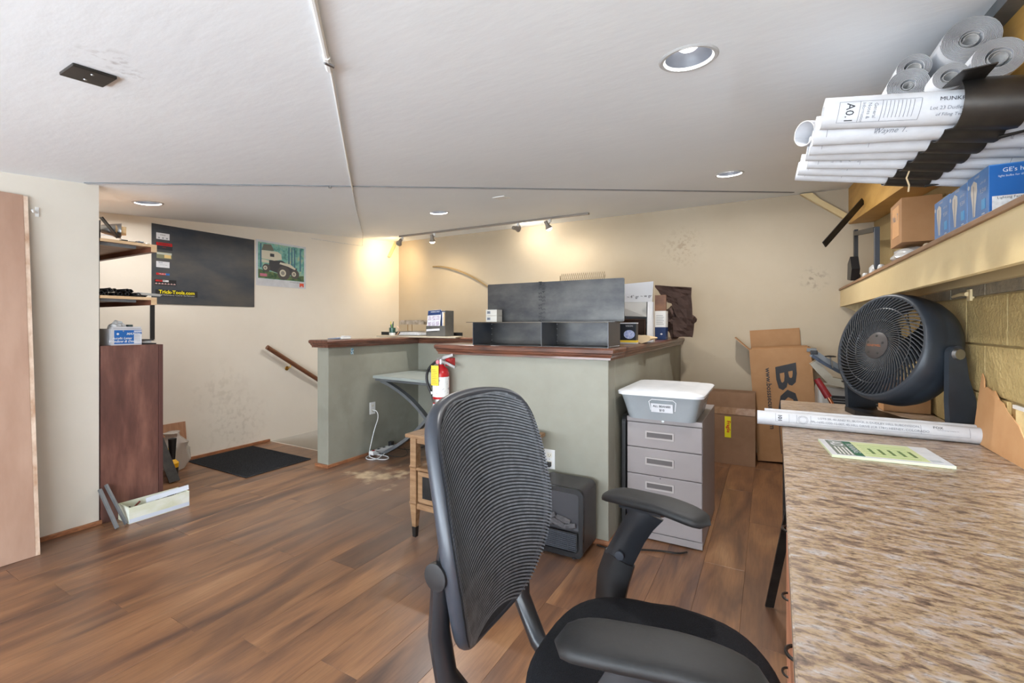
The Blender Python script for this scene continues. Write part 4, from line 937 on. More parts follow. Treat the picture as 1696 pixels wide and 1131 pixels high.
# =================================================================== STEEL BOX AND PLATE ON THE COUNTER
t = thing('steel_trough', (-1.22, 2.57, 1.10), 'open fronted black steel box with two bays on the counter', 'steel box')
b = BM(); BX0, BX1, BY0, BY1 = -1.672, -.768, 2.452, 2.68
obj('base', box_b(BX0, BX1, BY0, BY1, 1.1005, 1.1035), M_steelX, t); obj('back', box_b(BX0, BX1, BY1-.003, BY1, 1.1035, 1.245), M_steelX, t)
for x in (BX0, -1.180, BX1-.004): obj('divider' if x == -1.18 else 'end_plate', box_b(x, x+.004, BY0, BY1-.003, 1.1035, 1.245), M_steel, t)
b = BM()
for x in (BX0+.008, -1.182, -1.174, BX1-.008):
    for z in (1.125, 1.165, 1.205, 1.235):
        bmesh.ops.create_icosphere(b, subdivisions=1, radius=.0035, matrix=Matrix.Translation((x, BY1-.006, z)))
for k in range(12): bmesh.ops.create_icosphere(b, subdivisions=1, radius=.0022, matrix=Matrix.Translation((BX1+.0005, BY0+.01+k*.018, 1.106)))
obj('weld_bead', b, M_alu, t, kind='stuff')
solo('steel_lid_plate', box_b(-1.80, BX1+.004, 2.56, 2.72, 1.2465, 1.2495), M_steelX, (-1.25, 2.64, 1.247), 'flat steel plate lying over the back of the black steel box', 'steel plate')
t = thing('steel_sheet', (-1.2, 2.66, 1.25), 'tall dark steel sheet with stencilled marks standing on the box', 'steel sheet')
b = BM(); prism(b, rrect(-1.690, -.738, 1.2505, 1.508, .008, 3), 0, .005, XZ(2.668)); obj('sheet', b, M_steelX, t)
text('A36 SS 155 YM', .034, basis((-1.285, 2.6625, 1.38), (0, 0, 1), (-1, 0, 0)), flat('stencil_ink', (14, 14, 15)), t, bold=.0006, spacing=1.25)
text('N 55 155 48N', .034, basis((-1.262, 2.6625, 1.38), (0, 0, 1), (-1, 0, 0)), flat('stencil_ink', (14, 14, 15)), t, bold=.0004, spacing=1.25)
for k in range(2):
    t = thing('small_carton', (-1.60, 2.63, 1.25+.041*k), ['lower small white carton stacked on the steel box', 'upper small white carton stacked on the steel box'][k], 'carton', 'small white cartons')
    z = 1.2497+.042*k; obj('box', box_b(-1.655, -1.570, 2.585, 2.655, z, z+.040, .001), flat('dull_white_card', (190, 186, 176)), t)
    obj('stamp', box_b(-1.645, -1.620, 2.5835, 2.585, z+.012, z+.030), M_inkg, t); text('W', .018, basis((-1.632, 2.583, z+.022), (1, 0, 0), (0, 0, 1)), M_ink, t)
# expanded mesh behind
b = BM(); nx, nz_ = 22, 10; mw, mh = .42, .36; x0 = -1.665; z0 = 1.32
for i in range(nx):
    for j in range(nz_):
        cx = x0+mw*(i+.5+(.5 if j % 2 else 0))/nx; cz = z0+mh*(j+.5)/nz_; dx = mw/nx*.5; dz = mh/nz_
        if cx+dx > x0+mw+.01: continue
        for a_, c_ in (((cx-dx, cz), (cx, cz+dz)), ((cx, cz+dz), (cx+dx, cz)), ((cx+dx, cz), (cx, cz-dz)), ((cx, cz-dz), (cx-dx, cz))):
            tube(b, [(a_[0], 3.86, a_[1]), (c_[0], 3.86, c_[1])], .0022, 3, caps=False)
t = thing('expanded_mesh', (-1.45, 3.86, 1.10), 'tan expanded metal mesh panel standing behind the steel sheet', 'mesh panel')
obj('mesh', b, M_mesh, t, kind='stuff'); b = BM(); tube(b, [(x0, 3.862, 1.102), (x0, 3.862, 1.68)], .004, 6); tube(b, [(x0+mw, 3.862, 1.102), (x0+mw, 3.862, 1.67)], .004, 6); obj('side_rod', b, M_mesh, t)
# curved rod on back wall
b = BM(); P_ = []
for i in range(25):
    s = i/24; P_.append((-3.96+1.35*s, 4.855-.10*s, 2.019-.02*s-.62*s**1.9))
tube(b, P_, .010, 8); solo('curved_rod', b, mat('bent_wood_rod', (156, 130, 90), .4), (-2.6, 4.76, 1.4), 'long thin curved rod leaning against the back wall', 'rod', smooth=True)
# white open carton
t = thing('white_carton', (-.83, 3.2, 1.10), 'large white open carton lying on its side on the counter', 'carton')
wc = flat('white_carton_board', (206, 207, 211)); WR = Matrix.Translation((-.752, 3.45, 0)) @ Matrix.Rotation(.21, 4, 'Z') @ Matrix.Translation((.815, -3.05, 0))
def wro(*a, **k):
    a = list(a)
    for v in a[1].verts: v.co = WR @ v.co
    return obj(*a, **k)
b = BM()
def slab(b, pts, th):   # quad slab thick along its normal
    P = [Vector(p) for p in pts]; n = (P[1]-P[0]).cross(P[3]-P[0]).normalized()*th
    a = [b.verts.new(p) for p in P]; c = [b.verts.new(p+n) for p in P]; b.faces.new(a); b.faces.new(c[::-1])
    for i in range(4): b.faces.new((a[i], a[(i+1) % 4], c[(i+1) % 4], c[i]))
bx(b, -1.12, -.815, 3.05, 3.42, 1.101, 1.105); bx(b, -.822, -.816, 3.05, 3.42, 1.105, 1.40); bx(b, -1.12, -1.115, 3.05, 3.42, 1.105, 1.40); bx(b, -1.115, -.822, 3.415, 3.42, 1.105, 1.40); bx(b, -1.12, -.816, 3.05, 3.42, 1.40, 1.405)
wro('box', b, wc, t)
b = BM(); slab(b, [(-1.12, 3.05, 1.40), (-.812, 3.05, 1.40), (-.802, 3.06, 1.553), (-1.12, 3.06, 1.53)], .005); f1 = wro('top_flap', b, wc, t)
text('~ 4\u2033 gr', .03, WR @ basis((-.95, 3.046, 1.44), (1, 0, 0), (0, 0, 1)), M_ink, f1); text('~ w gr', .03, WR @ basis((-.855, 3.046, 1.445), (1, 0, 0), (0, 0, 1)), M_ink, f1)
b = BM(); slab(b, [(-1.12, 3.04, 1.30), (-.85, 3.02, 1.29), (-.85, 3.05, 1.40), (-1.12, 3.05, 1.40)], .004); wro('tuck_flap', b, flat('greyed_board', (176, 174, 170)), t)
b = BM(); slab(b, [(-.85, 3.0, 1.105), (-.80, 3.06, 1.105), (-.80, 3.06, 1.40), (-.845, 3.03, 1.40)], .004); wro('side_flap', b, wc, t)
b = BM(); slab(b, [(-.803, 3.05, 1.102), (-.795, 3.10, 1.102), (-.795, 3.10, 1.55), (-.803, 3.05, 1.55)], .003); wro('raw_edge', b, flat('board_tan_edge', (156, 142, 120)), t)
t = thing('inner_carton', (-.95, 3.15, 1.105), 'brown carton inside the white carton on the counter', 'carton')
b = BM(); bx(b, -1.10, -.86, 3.08, 3.38, 1.106, 1.11); bx(b, -1.10, -.86, 3.376, 3.38, 1.11, 1.27); bx(b, -.864, -.86, 3.08, 3.376, 1.11, 1.27); bx(b, -1.10, -.86, 3.08, 3.38, 1.27, 1.274); bx(b, -1.10, -1.096, 3.08, 3.376, 1.11, 1.27); wro('box', b, flat('inner_brown_board', (122, 86, 66)), t)
# lamp box
t = thing('bulb_box', (-.80, 3.10, 1.10), 'small black and yellow box with a blue headlamp picture', 'box')
obj('box', box_b(-.90, -.780, 3.10, 3.16, 1.1012, 1.245, .001), flat('black_card', (26, 30, 38), .4), t)
obj('yellow_band', box_b(-.901, -.779, 3.099, 3.161, 1.110, 1.125), M_yellow, t); obj('white_band', box_b(-.901, -.779, 3.099, 3.161, 1.1012, 1.110), M_paper, t); obj('top_band', box_b(-.901, -.779, 3.099, 3.161, 1.238, 1.2455), M_paper, t)
b = BM(); b.faces.new([b.verts.new((-.825+.038*math.cos(a*PI/10), 3.0985, 1.165+.030*math.sin(a*PI/10))) for a in range(20)]); obj('picture', b, mat('headlamp_print', (120, 140, 200), .3, c2=(210, 216, 236), ns=60), t)
text('VISION', .016, basis((-.825, 3.0985, 1.222), (1, 0, 0), (0, 0, 1)), M_paper, t)
b = BM(); bx(b, -.845, -.812, 3.20, 3.28, 1.1012, 1.215, .004); solo('tape_dispenser_pack', b, mat('mixed_small_pack', (130, 118, 84), .4, c2=(196, 184, 150), ns=40), (-.76, 3.22, 1.10), 'narrow tan and clear pack beside the headlamp box', 'pack')
# kraft bag
b = BM(); n = 12
rows = []
for i in range(7):
    s = i/6; ring = []
    for k in range(n):
        a = 2*PI*k/n; ring.append(b.verts.new((-.765+.062*math.cos(a)*(1-.2*s)+.02*s, 3.19+.20*s, 1.131+.029*math.sin(a)*(1-.55*s)*(1+.18*math.sin(3*a+2*s)))))
    rows.append(ring)
for r0, r1 in zip(rows, rows[1:]):
    for k in range(n): b.faces.new((r0[k], r0[(k+1) % n], r1[(k+1) % n], r1[k]))
b.faces.new(rows[0]); b.faces.new(rows[-1])
zz = min(v.co.z for v in b.verts)
for v in b.verts: v.co.z += 1.1012-zz
solo('paper_bag', b, M_kraft, (-.79, 3.3, 1.10), 'crumpled tan paper bag on the counter edge', 'paper bag', smooth=True)
# blue/white carton
t = thing('blue_white_box', (-.82, 4.15, 1.10), 'upright white box with navy lower half on the counter', 'box')
M_ = Matrix.Translation((-.80, 3.52, 0)); obj('upper_half', box_b(-.865, -.775, 4.10, 4.20, 1.21, 1.352), M_white, t); obj('lower_half', box_b(-.865, -.775, 4.10, 4.20, 1.1012, 1.21), M_navy, t)
b = BM(); prism(b, [(-.012, 0), (0, .009), (.012, 0), (0, -.009)], 0, .001, basis((-.81, 4.0995, 1.15), (1, 0, 0), (0, 0, 1))); obj('emblem', b, M_paper, t)
b = BM()
for k in range(6): bx(b, -.855, -.79-.008*(k % 2), 4.099, 4.10, 1.235+k*.015, 1.238+k*.015)
obj('fine_print', b, M_inkg, t)
# dark paper bundle
b = crumple(-.725, 4.42, 1.26, .115, .14, .13, 3, 4, .38)
for v in b.verts: v.co.z = max(v.co.z, 1.102)
t = thing('paper_bundle', (-.74, 4.42, 1.10), 'crumpled dark brown wrapping paper bundle at the counter end', 'paper bundle')
obj('crumple', b, M_bag, t)
def fold(pts, nm):
    b = BM(); P = [Vector(p) for p in pts]; n = 7; G = []
    from mathutils import noise as nz
    for i in range(n):
        row = []
        for j in range(n):
            u, v = i/(n-1), j/(n-1); p = P[0].lerp(P[1], u).lerp(P[3].lerp(P[2], u), v); row.append(b.verts.new(p+Vector((.0, 1, .2))*(nz.noise(p*9)*.05+abs(nz.noise(p*22))*.03)))
        G.append(row)
    for i in range(n-1):
        for j in range(n-1): b.faces.new((G[i][j], G[i+1][j], G[i+1][j+1], G[i][j+1]))
    bmesh.ops.solidify(b, geom=b.faces[:], thickness=.002); obj(nm, b, M_bag, t)
fold([(-.93, 4.34, 1.60), (-.60, 4.36, 1.565), (-.61, 4.38, 1.40), (-.80, 4.30, 1.43)], 'upper_sheet')
fold([(-.78, 4.30, 1.46), (-.60, 4.32, 1.50), (-.58, 4.30, 1.24), (-.70, 4.24, 1.28)], 'side_sheet')
fold([(-.75, 4.24, 1.30), (-.56, 4.26, 1.28), (-.575, 4.24, 1.12), (-.72, 4.20, 1.13)], 'front_sheet')
solo('brown_packet', box_b(-.90, -.80, 4.24, 4.28, 1.1012, 1.50, .004), mat('brown_packet_paper', (96, 70, 60), .6, c2=(150, 108, 78), ns=4), (-.85, 4.26, 1.10), 'brown packet standing behind the white and navy box', 'packet')
# =================================================================== FILING CABINET
t = thing('filing_cabinet', (-.51, 2.97, 0), 'grey steel three drawer filing cabinet beside the counter', 'filing cabinet')
FX0, FX1, FY0, FY1 = -.719, -.309, 2.65, 3.29
obj('body', box_b(FX0, FX1, FY0+.018, FY1, .008, .70, .003), M_cab, t)
obj('top_rail', box_b(FX0, FX1, FY0, FY0+.018, .672, .70, .002), M_cab, t); obj('plinth', box_b(FX0, FX1, FY0+.004, FY0+.018, .008, .045, .001), M_cab, t)
dz = [(.528, .668), (.374, .524), (.050, .370)]
for k, (z0_, z1_) in enumerate(dz):
    dr = obj('drawer', box_b(FX0+.002, FX1-.002, FY0, FY0+.018, z0_, z1_, .003), M_cab, t)
    cz = (z0_+z1_)/2+.005 if k < 2 else z1_-.055; cx = (FX0+FX1)/2-.02
    b = BM(); w2, h2 = .078, .022
    for a_ in ((cx-w2, cx+w2, cz+h2-.008, cz+h2), (cx-w2, cx+w2, cz-h2, cz-h2+.008), (cx-w2, cx-w2+.008, cz-h2+.008, cz+h2-.008), (cx+w2-.008, cx+w2, cz-h2+.008, cz+h2-.008)): bx(b, a_[0], a_[1], FY0-.007, FY0, a_[2], a_[3])
    h = obj('pull_frame', b, flat('pale_pull_frame', (172, 164, 162)), dr); obj('pull_recess', box_b(cx-w2+.009, cx+w2-.009, FY0-.0012, FY0-.0002, cz-h2+.009, cz+h2-.009), flat('pull_shadow_grey', (92, 86, 85)), dr)
b = BM(); lathe(b, [(0, 0), (.007, 0), (.007, .004), (0, .005)], 14, basis((-.515, FY0-.0, .686), (1, 0, 0), (0, 0, 1))); obj('lock', b, M_alu, t)
b = BM(); lathe(b, [(0, 0), (.003, 0), (.003, .002), (0, .002)], 10, basis((-.53, FY0-.0, .362), (1, 0, 0), (0, 0, 1))); obj('key_mark', b, M_ink, t)
for x in (FX0+.03, FX1-.03):
    for y in (FY0+.03, FY1-.03): obj('foot', box_b(x-.012, x+.012, y-.012, y+.012, 0, .008), M_black, t)
b = BM(); prism(b, rrect(0, .62, .0, .70, .05), 0, .022, basis((-.752, 2.66, 0), (0, 1, 0), (0, 0, 1)))
solo('rounded_panel', b, M_black, (-.74, 2.97, 0), 'thin black rounded panel between the counter and filing cabinet', 'panel')
# tub
t = thing('storage_tub', (-.51, 2.83, .70), 'cloudy plastic tub with white lid labelled all beanies', 'storage tub')
def rr3(x0, x1, y0, y1, r, z, n=5): return [(x, y, z) for x, y in rrect(x0, x1, y0, y1, r, n)]
b = BM(); lv = [(.038, .701, .0), (.038, .701, 1), (.024, .76, 1), (.014, .80, 1), (.0, .842, 1)]
TX = (-.742, -.305, 2.56, 3.14); TUB = (-.742, -.305, 2.545, 3.13)
rings = []
for ins, z, _ in lv: rings.append([b.verts.new(p) for p in rr3(TX[0]+ins, TX[1]-ins, TX[2]+ins, TX[3]-ins, .05, z)])
b.faces.new(rings[1][::-1])
for r0, r1 in zip(rings[1:], rings[2:]):
    for k in range(len(r0)): b.faces.new((r0[k], r0[(k+1) % len(r0)], r1[(k+1) % len(r0)], r1[k]))
for v in rings[0]: b.verts.remove(v)
b.faces.new(rings[-1])
obj('tub', b, M_tubclear, t, True)
b = BM(); rings = []
for ins, z in ((.002, .836), (-.012, .838), (-.014, .852), (-.008, .858), (.035, .860), (.045, .866)): rings.append([b.verts.new(p) for p in rr3(TX[0]+ins, TX[1]-ins, TX[2]+ins, TX[3]-ins, .055, z)])
for r0, r1 in zip(rings, rings[1:]):
    for k in range(len(r0)): b.faces.new((r0[k], r0[(k+1) % len(r0)], r1[(k+1) % len(r0)], r1[k]))
b.faces.new(rings[-1]); b.faces.new(rings[0][::-1]); obj('lid', b, M_lid, t, True, label='scuffed white lid', auto=.9)
Ml = basis((-.505, 2.5655, .775), (1, 0, 0), (0, -.24, 1)); lb = obj('paper_label', panel(Ml, .115, .05, .001), M_paper, t)
text('ALL BEANIES', .0165, Ml @ Matrix.Translation((0, .010, .001)), M_ink, lb, bold=.0004); text('$10', .018, Ml @ Matrix.Translation((0, -.012, .001)), M_ink, lb, bold=.0004)
b = BM(); tube(b, [(-.565, 2.568, .762), (-.572, 2.555, .81), (-.556, 2.553, .822), (-.445, 2.553, .822), (-.43, 2.555, .81), (-.437, 2.568, .762)], .002, 5); obj('grip_rib', b, M_lid, t)
# =================================================================== BOXES AT THE BACK
def open_box(t, x0, x1, y0, y1, z1, m, th=.004, z0=0.001):
    b = BM()
    bx(b, x0, x1, y0, y0+th, z0, z1); obj('front_wall', b, m, t)
    obj('back_wall', box_b(x0, x1, y1-th, y1, z0, z1), m, t); obj('side_wall', box_b(x0, x0+th, y0+th, y1-th, z0, z1), m, t); obj('side_wall', box_b(x1-th, x1, y0+th, y1-th, z0, z1), m, t)
    obj('bottom', box_b(x0+th, x1-th, y0+th, y1-th, z0, z0+th), m, t)
t = thing('cardboard_box', (-.35, 4.6, 0), 'lower open brown cardboard box with a yellow sticker by the back wall', 'cardboard box', 'cardboard boxes at the back wall')
open_box(t, -.60, -.095, 4.45, 4.64, .635, M_carddk)
obj('tape', box_b(-.60, -.095, 4.4485, 4.45, .44, .50), mat('clear_packing_tape', (150, 116, 88), .12, c2=(176, 142, 114), ns=20), t); obj('flap_crease', box_b(-.595, -.095, 4.448, 4.45, .435, .438), flat('crease_brown', (96, 72, 54)), t)
s_ = obj('sticker', box_b(-.335, -.285, 4.4470, 4.4484, .235, .42), flat('neon_yellow', (232, 222, 30)), t, label='yellow sticker with red letters')
text('Fragile', .040, basis((-.305, 4.4465, .33), (0, 0, -1), (1, 0, 0)), flat('signal_red', (204, 40, 30)), s_, bold=.001)
# leaning tall box
t = thing('cardboard_box', (.13, 4.72, 0), 'tall open cardboard box printed with large sideways black letters', 'cardboard box', 'cardboard boxes at the back wall')
rot = Matrix.Translation((.0, 4.60, 0)) @ Matrix.Rotation(-.07, 4, 'Y')
def tb(name, x0, x1, y0, y1, z0, z1, m=M_card, par=None, R=None): return obj(name, box_b(x0, x1, y0, y1, z0, z1, 0, rot @ (R or Matrix())), m, par or t)
X0, X1, TH = -.06, .41, 1.00
zoff = .030
rot = Matrix.Translation((-.02, 4.65, .012)) @ Matrix.Rotation(-.07, 4, 'Y')
tb('front_wall', X0, X1, 0, .005, .003, TH); tb('back_wall', X0, X1, .215, .22, .003, TH); tb('side_wall', X0, X0+.005, .005, .215, .003, TH); tb('side_wall', X1-.005, X1, .005, .215, .003, TH); tb('bottom', X0, X1, .005, .215, .003, .008)
tb('back_flap', X0+.01, X1-.06, 0, .004, 0, .17, R=Matrix.Translation((0, .214, TH)) @ Matrix.Rotation(.05, 4, 'X'))
tb('left_flap', -.004, 0, 0, .19, 0, .16, R=Matrix.Translation((X0, .01, TH)) @ Matrix.Rotation(-.75, 4, 'Y'))
tb('front_flap', X0+.02, X1-.02, 0, .09, 0, .004, R=Matrix.Translation((0, .006, TH)) @ Matrix.Rotation(.12, 4, 'X'))
Mt = rot @ basis((.225, -.0005, .80), (0, 0, -1), (1, 0, 0))
text('BO', .215, Mt @ Matrix.Translation((.225, -.02, 0)), flat('bold_black_print', (44, 44, 48)), t, bold=.006, shear=-.12, sx=1.9)
text('www.bosssecurity.com', .058, rot @ basis((.075, -.0005, .56), (0, 0, -1), (1, 0, 0)) , flat('bold_black_print', (44, 44, 48)), t, bold=.0012)
bsq = BM(); Mq = rot @ basis((.17, -.001, .20), (1, 0, 0), (0, 0, 1)); lines(bsq, Mq, [(-.04, -.12, .05, -.12), (.05, -.12, .05, .12), (.05, .12, -.04, .12), (-.04, .12, -.04, -.12)], .005); obj('panel_outline', bsq, flat('bold_black_print', (44, 44, 48)), t)
text('HEAVY', .055, rot @ basis((.17, -.001, .20), (0, 0, -1), (1, 0, 0)), flat('bold_black_print', (44, 44, 48)), t, bold=.004)
# metal strip resting in box, folded chair-like seat mechanism, red handled tool, grey appliance
t = thing('grey_appliance', (.56, 4.4, 0), 'pale grey appliance on the floor behind the desk end', 'appliance')
obj('body', box_b(.345, .74, 4.32, 4.64, .02, .745, .03), flat('pale_grey_enamel', (168, 166, 162), .4), t); obj('dark_slot', box_b(.43, .74, 4.312, 4.321, .60, .68, .002), M_black, t); obj('base', box_b(.38, .72, 4.34, 4.62, 0, .02), M_black, t)
for k in range(3): obj('slat', box_b(.44, .735, 4.306, 4.313, .612+.02*k, .619+.02*k), M_gsteel, t)
t = thing('vehicle_seat_rail', (.5, 4.3, .75), 'dark curved rail assembly with black discs leaning behind the fan', 'rail assembly')
Pr = [(.30, 4.25, .99), (.38, 4.25, .93), (.47, 4.25, .875), (.56, 4.25, .83), (.64, 4.25, .80), (.70, 4.25, .785)]
b = BM(); tube(b, Pr, .012, 4, ry=.018, up=(0, 1, 0), sq=True); obj('rail', b, mat('dark_blue_steel', (52, 60, 74), .4, .4), t)
b = BM(); tube(b, [(p[0], p[1]-.0, p[2]+.022) for p in Pr], .03, 4, ry=.005, up=(0, 1, 0), sq=True); obj('plate', b, M_gsteel, t)
b = BM(); tube(b, [(.31, 4.30, .94), (.42, 4.30, .80), (.56, 4.30, .77), (.70, 4.30, .76)], .03, 4, ry=.05, up=(0, 1, 0), sq=True); obj('housing', b, flat('cream_grey_housing', (150, 144, 130), .4), t)
for x, z, z1 in ((.415, .985, .90), (.52, .80, .86)):
    b = BM(); lathe(b, [(0, 0), (.036, .0), (.038, .006), (.02, .012), (0, .012)], 20, Matrix.Translation((x, 4.22, z))); d_ = obj('disc', b, M_black, t, True)
    b = BM(); tube(b, [(x, 4.22, z), (x+.015, 4.23, z1)], .005, 8); obj('pin', b, M_alu, d_, True)
obj('clip', box_b(.29, .335, 4.23, 4.27, 1.0, 1.03, .003), M_black, t)
obj('motor_cover', box_b(.55, .66, 4.20, 4.30, .875, .93, .006), M_alu, t)
obj('stand', box_b(.62, .72, 4.33, 4.40, .745, .80), M_dsteel, t)
t = thing('long_handled_tool', (.45, 4.10, .0), 'long tool with red grip and copper shaft behind the desk', 'tool')
b = BM(); tube(b, [(.315, 4.05, .83), (.385, 4.03, .70)], [.022, .026], 10); obj('grip', b, flat('dark_red_grip', (128, 28, 34), .5), t, True)
b = BM(); tube(b, [(.385, 4.03, .70), (.50, 3.98, .46), (.72, 3.9, .01)], .013, 10); obj('shaft', b, mat('copper_shaft', (176, 112, 80), .3, .8), t, True)
solo('strip_bracket', box_b(.29, .36, 4.64, 4.70, 1.0, 1.03, .002, Matrix.Translation((0, 0, .0))), M_gsteel, (.32, 4.67, 1.0), 'small grey metal bracket lying on the tall box corner', 'bracket')
# =================================================================== DESK
def ex(y): return .022+.0143*y
t = thing('desk', (.4, 1.4, 0), 'long desk with a speckled brown laminate top along the block wall', 'desk')
DY0, DY1 = -.55, 3.38
b = BM(); prism(b, [(ex(DY0), DY0), (.770, DY0), (.770, DY1), (ex(DY1), DY1)], .715, .75)
es = [e for e in b.edges if all(v.co.z > .74 for v in e.verts)]; bmesh.ops.bevel(b, geom=es, offset=.003, segments=2, affect='EDGES')
obj('desk_top', b, M_granite, t)
def dface(y0, y1, z0, z1, off=.008, th=.018):
    b = BM(); prism(b, [(ex(y0)+off, y0), (ex(y0)+off+th, y0), (ex(y1)+off+th, y1), (ex(y1)+off, y1)], z0, z1); return b
for y0, y1 in ((-.5, .1), (.1, .7), (.7, 1.3), (1.3, 1.9)):
    b = BM(); prism(b, [(ex(y0)+.028, y0+.002), (.74, y0+.002), (.74, y1-.002), (ex(y1)+.028, y1-.002)], .06, .712)
    cab_ = obj('drawer_unit', b, M_tablewood, t)
    for z0_, z1_ in ((.07, .30), (.306, .52), (.526, .708)):
        dr = obj('drawer', dface(y0+.003, y1-.003, z0_, z1_), M_drawer, cab_)
        zc = (z0_+z1_)/2; yc = (y0+y1)/2; b = BM(); P_ = []
        for k in range(9): a = PI*k/8; P_.append((ex(yc)+.010-.017*math.sin(a), yc-.022*math.cos(a), zc))
        tube(b, P_, .0035, 6)
        b2 = obj('handle', b, M_dsteel, cab_, True)
obj('toe_kick', box_b(.10, .72, -.5, 1.9, 0, .06), M_black, t)
for y in (3.30,):
    for x in (.10, .72): b = BM(); tube(b, [(x, y, 0), (x, y, .715)], .02, 4, sq=True); obj('leg', b, M_dsteel, t)
obj('rear_cleat', box_b(.74, .772, 1.9, 3.36, .66, .715), M_tablewood, t)
b = BM(); tube(b, [(.005, 2.275, .004), (.075, 2.10, .50)], .0035, 4, ry=.017, up=(.9, .3, 0), sq=True)
solo('steel_flat_bar', b, M_dsteel, (.01, 2.27, 0), 'dark flat steel bar leaning against the desk front', 'steel bar')
# notepad
t = thing('notepad', (.36, 2.15, .75), 'green and white printed advertising notepad on the desk', 'notepad')
Mn = basis((.363, 2.152, .7505), Vector((.338, .03, 0)).normalized(), Vector((-.03, .338, 0)).normalized())
NW, NH = .345, .252
b = BM(); bx(b, -NW/2, NW/2, -NH/2, NH/2, 0, .009, .0005, Mn); obj('pad', b, flat('pale_green_pad', (214, 226, 190)), t)
def npn(x, y, w_, h_, m, nm='print', z=.0095): b = BM(); bx(b, x-w_/2, x+w_/2, y-h_/2, y+h_/2, .009, z, 0, Mn); return obj(nm, b, m, t)
npn(0, 0, NW-.002, NH-.002, M_paper, 'top_sheet'); npn(.02, .005, .19, NH-.03, flat('lime_print', (196, 204, 154)), 'lime_field', .0098)
npn(-.125, .0, .055, NH-.03, flat('grey_green_print', (112, 122, 112)), 'header', .0100); npn(-.083, .0, .028, NH-.03, flat('dark_green_print', (28, 92, 66)), 'green_bar', .0100)
text('AD', .055, Mn @ Matrix.Translation((-.125, .06, .0095)) @ Matrix.Rotation(-PI/2, 4, 'Z'), M_paper, t, bold=.001); text('RUNNING', .030, Mn @ Matrix.Translation((-.083, 0, .0095)) @ Matrix.Rotation(-PI/2, 4, 'Z'), M_paper, t)
for k in range(4): npn(-.137+.012*k-.003, -.05, .005, .11, M_paperg, 'address_line', .0102)
for k in range(6): npn(.02, -.085+.03*k, .15, .003, flat('mid_green_print', (120, 180, 90)), 'rule', .0100)
for k in range(5): npn(-.03+.03*k, -.02, .010, .08, flat('green_words', (96, 120, 70)), 'words', .0101)
npn(.135, -.085, .03, .03, flat('grey_stamp', (180, 186, 190)), 'stamp', .0100)
# =================================================================== BLUEPRINT ROLLS
def spiral(bm, M, r0, r1, turns, length, n=26, th=.0009, squash=1, ph=0):
    N_ = int(turns*n); inn, out = [], []
    for i in range(N_+1):
        s = i/N_; a = ph+2*PI*turns*s; r = r0+(r1-r0)*s; c, d = math.cos(a), math.sin(a)*squash
        inn.append(((r-th)*c, (r-th)*d)); out.append(((r+th)*c, (r+th)*d))
    z0, z1 = 0, length
    A = [[bm.verts.new(M @ Vector((x, y, z))) for x, y in L_] for L_ in (inn, out) for z in (z0, z1)]
    i0, i1, o0, o1 = A
    for k in range(N_):
        bm.faces.new((i0[k], i0[k+1], i1[k+1], i1[k])); bm.faces.new((o0[k], o1[k], o1[k+1], o0[k+1]))
        for f_ in (bm.faces.new((i0[k], o0[k], o0[k+1], i0[k+1])), bm.faces.new((i1[k], i1[k+1], o1[k+1], o1[k]))): f_.material_index = 1
    bm.faces.new((i0[0], i1[0], o1[0], o0[0])); bm.faces.new((i0[-1], o0[-1], o1[-1], i1[-1]))
def roll(p, q, r, label, group, r0=None, turns=6, squash=1, ph=0, name='drawing_roll', core=True):
    p, q = Vector(p), Vector(q); M = align(p, q); L_ = (q-p).length
    t = thing(name, tuple(p), label, 'paper roll', group)
    b = BM(); spiral(b, M, r0 or r*.45, r, turns, L_, squash=squash, ph=ph); obj('sheet', b, [M_paper, M_pedge], t, True, auto=.8)
    return t, M, L_
# --- rack
AX = Vector((1, 0, -.2)).normalized(); BXv = Vector((-.095, .995, 0)).normalized(); UP = Vector((0, 0, 1))
O = Vector((.425, 1.615, 1.75)); sp = .088; NT = 7
t = thing('roll_rack', tuple(O), 'scalloped dark steel rack holding the drawings under the ceiling beam', 'rack')
pts = []
for i in range(11): a = PI*.62+(PI*1.5-PI*.62)*i/10; pts.append((.062*math.cos(a), .062+.062*math.sin(a)))
for k in range(1, NT):
    c = sp*k
    for i in range(1, 8):
        a = PI+PI*i/8; pts.append((c+.044*math.cos(a), .022+.022*math.sin(a)))
pts.append((sp*(NT-.5), .024))
b = BM(); W_ = .122
def rk(s, z, a, th=0): return O+BXv*s+AX*a+UP*(z-th)
F_ = [[b.verts.new(rk(s, z, a, th)) for s, z in pts] for a, th in ((0, 0), (W_, 0), (0, .003), (W_, .003))]
for k in range(len(pts)-1):
    b.faces.new((F_[0][k], F_[0][k+1], F_[1][k+1], F_[1][k])); b.faces.new((F_[2][k], F_[3][k], F_[3][k+1], F_[2][k+1]))
    b.faces.new((F_[0][k], F_[2][k], F_[2][k+1], F_[0][k+1])); b.faces.new((F_[1][k], F_[1][k+1], F_[3][k+1], F_[3][k]))
obj('scalloped_tray', b, M_dsteel, t, True, auto=1.2)
b = BM(); V4 = [Vector(p) for p in ((.400, 1.60, 1.852), (.475, 1.60, 1.850), (.470, 1.485, 1.842), (.408, 1.485, 1.840))]
a4 = [b.verts.new(p) for p in V4]; c4 = [b.verts.new(p+Vector((0, 0, .003))) for p in V4]; b.faces.new(a4); b.faces.new(c4[::-1])
for i in range(4): b.faces.new((a4[i], a4[(i+1) % 4], c4[(i+1) % 4], c4[i]))
obj('top_tab', b, M_dsteel, t)
for s in (.06, .52): b = BM(); tube(b, [rk(s, -.004, W_-.01), Vector((.60, rk(s, 0, W_).y, 1.735)), Vector((.618, rk(s, 0, W_).y, 1.90))], .005, 8); obj('hanger', b, M_dsteel, t)
